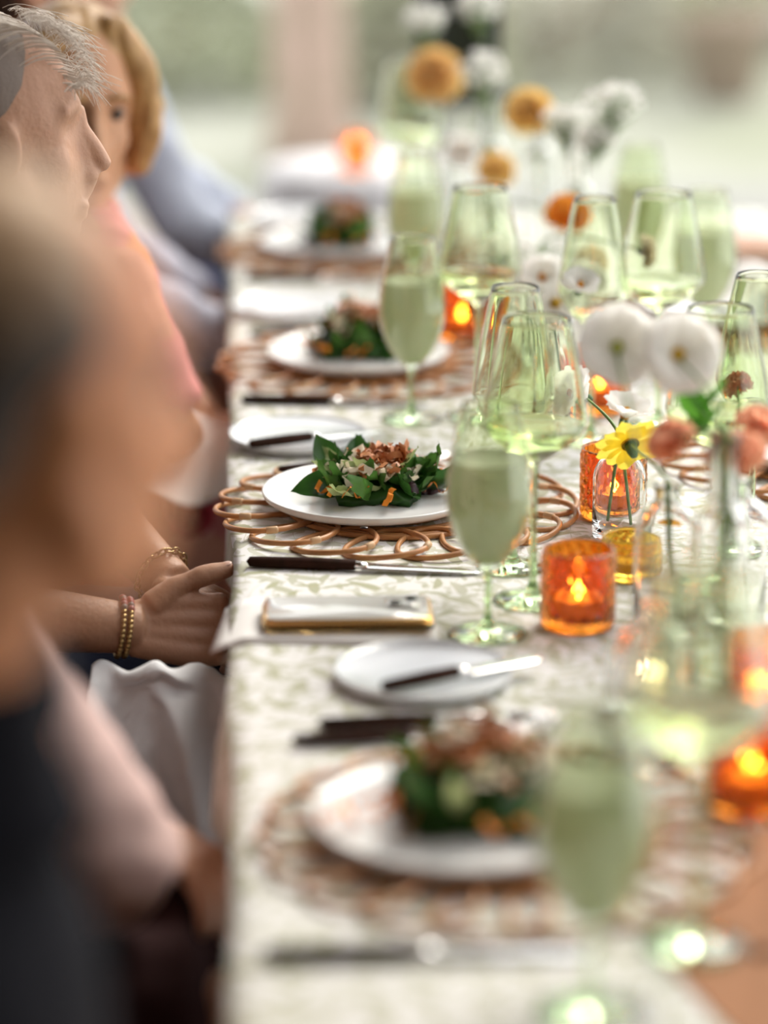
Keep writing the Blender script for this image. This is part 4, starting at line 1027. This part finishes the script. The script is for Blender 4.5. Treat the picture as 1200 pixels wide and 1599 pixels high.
# E, F: pale blue grey shirts further down, G: across the table
SH1 = cloth('pale_blue_shirt', (.52, .56, .66)); SH2 = cloth('grey_lilac_shirt', (.50, .50, .58)); NAVY = cloth('navy_trousers', (.035, .05, .12)); BRN = cloth('brown_trousers', (.20, .10, .07))
person('guest in a lilac grey shirt with sleeve beside the table', GPN, (-.42, 4.52, .52), (-.30, 4.52, 1.04), (-.28, 4.53, 1.19), -10, 4, 0,
       [((-.28, 4.35, .97), (-.155, 4.30, .745), (.02, 4.40, .655), (.9, .2, -.1), (0, -.2, 1), (0, 1, .1)), ((-.30, 4.69, .97), (-.2, 4.74, .74), (-.02, 4.62, .66), (.8, -.4, 0), (0, .2, 1), (0, -1, 0))],
       SK3, SH2, BRN, HA, .92, .007)
person('furthest guest in a pale blue shirt and navy trousers', GPN, (-.36, 5.22, .52), (-.24, 5.20, 1.04), (-.25, 5.22, 1.20), -5, 4, 0,
       [((-.185, 5.03, .965), (-.09, 4.99, .745), (.03, 5.06, .65), (.9, .1, -.1), (0, -.2, 1), (0, 1, .1)), ((-.24, 5.38, .97), (-.12, 5.40, .75), (.03, 5.28, .68), (.9, -.3, 0), (0, .2, 1), (0, -1, 0))],
       SK3, SH1, NAVY, HA, .92, .007)
gq = person('guest in a pale shirt across the table at the right edge', None, (-.42, 4.62, .52), (-.28, 4.62, 1.04), (-.27, 4.62, 1.19), 0, 4, 0,
       [((-.24, 4.44, .97), (-.10, 4.40, .80), (.06, 4.50, .775), (.9, .2, 0), (0, -.1, 1), (0, 1, .1)), ((-.26, 4.79, .97), (-.14, 4.84, .78), (-.02, 4.70, .70), (.8, -.4, 0), (0, .2, 1), (0, -1, 0))],
       SK3, SH1, NAVY, HA, .85, .007, mirror=True)[0]
gq.location.x = TW + .42 + .02
bpy.data.objects.remove(rg)
# corsage like printed flower and cloth on the lap of the blond guest
cg = empty('pink_carnation', Q(283, 805, 3.72)); tag(cg, 'pink red bloom lying on the lap of the blond guest', 'flower')
mb = MB(); rnd = random.Random(3)
for layer, (n, tilt) in enumerate([(10, .1), (9, .5), (8, .9), (6, 1.2)]):
    for k in range(n):
        fn = fan_petal(.040 * (1 - .1 * layer), .018, .004, seed=rnd.random()); Rm = basis((.3, -.8, .5)) @ Matrix.Rotation(2 * pi * (k + .5 * layer) / n, 3, 'Z') @ Matrix.Rotation(-tilt, 3, 'Y'); q = MB().grid(fn, 6, 4); mb.add([Rm @ p for p in q.v], q.f)
mb.build('bloom', thin('petal_pink', (.70, .14, .18), .3, var=.3), cg)
MB().lathe([(0, -.03), (.008, -.02), (.01, 0), (0, .002)], 10).xf(basis((.3, -.8, .5)).to_4x4()).build('calyx', M['calyx'], cg)

# napkins on laps
def lap_cloth(fn, nu, nv, label, mat=None):
    o = empty('lap_napkin'); tag(o, label, 'napkin')
    q = MB().grid(fn, nu, nv).build('cloth', mat or M['linen'], o); m = q.modifiers.new('t', 'SOLIDIFY'); m.thickness = .0012
    return o, q
# main napkin: hangs from beside the hands toward the camera with a curled, stitched upper edge
def nap(u, v):
    x = -.150 + .205 * u
    top = .650 + .034 * math.exp(-((u - .30) / .13) ** 2) + .018 * math.exp(-((u - .92) / .14) ** 2)
    f = math.sin(u * 12.5 - v * 4.2 + .6) * .024 + math.sin(u * 23 + 1 - v * 3) * .007
    y = 2.905 - .145 * v ** .8 + f * (.35 + v) * .8
    z = top - .155 * v ** 1.25 + .010 * math.sin(u * 12.5 + v * 2.2 + 1.2) * (1 - v)
    if v < .16: k = (.16 - v) / .16; y -= .030 * math.sin(k * pi * .6) * math.exp(-((u - .36) / .22) ** 2)
    w = noise.noise(V((u * 7 - v * 5, v * 3, 0))) * .010 + noise.noise(V((u * 16 + v * 9, v * 5, 3))) * .004
    return V((x - .02 * v * (1 - u), y + w, z + w * .5))
NP, q = lap_cloth(nap, 70, 46, 'white linen napkin draped over the lap below the clasped hands')
MB().tube([nap(i / 70, 0) for i in range(71)], .0013, 6).build('stitched_hem', M['hem'], NP)
lap_cloth(lambda u, v: V((-.16 + .2 * u, 3.60 + .28 * v, .675 - .03 * (1 - v) + .012 * math.sin(u * 9 + v * 4))), 24, 24, 'white napkin on the lap behind the pink bloom', M['paper'])

# ------------------------------------------------------------------ chairs
ch0 = empty('dining_chair')
bevel(MB().box((0, 0, .385), (.40, .42, .03)).build('seat', M['wood'], ch0, smooth=False), .008)
for sx in (-1, 1):
    for sy in (-1, 1): MB().tube([(sx * .18, sy * .185, 0), (sx * .17, sy * .175, .37)], [.016, .02], 8).build('leg', M['wood'], ch0)
for sy in (-1, 1): MB().tube([(-.19, sy * .19, .37), (-.22, sy * .19, .65), (-.26, sy * .185, .86)], [.018, .016, .014], 8).build('back_post', M['wood'], ch0)
for zz, xx in ((.84, -.256), (.66, -.222)): MB().tube([(xx, -.19, zz), (xx - .025, 0, zz), (xx, .19, zz)], .016, 8, flat=1.6).build('back_rail', M['wood'], ch0)
for yy in (-.09, 0, .09): MB().tube([(-.235, yy, .66), (-.275, yy, .84)], .007, 6).build('spindle', M['wood'], ch0)
for x, y, s, lb_ in [(-.27, 1.52, 0, 'wooden chair under the nearest guest'), (-.49, 2.36, 0, 'wooden chair under the pink sleeved guest'), (-.46, 3.17, 0, 'wooden chair under the grey haired guest'), (-.43, 3.93, 0, 'wooden chair under the blond guest'),
                 (-.45, 4.52, 0, 'wooden chair under the lilac shirted guest'), (-.39, 5.22, 0, 'wooden chair under the furthest guest'), (TW + .47, 4.62, pi, 'wooden chair under the guest across the table')]:
    put(ch0, (x, y, 0), s, lb_, 'chair', 'wooden dining chairs')
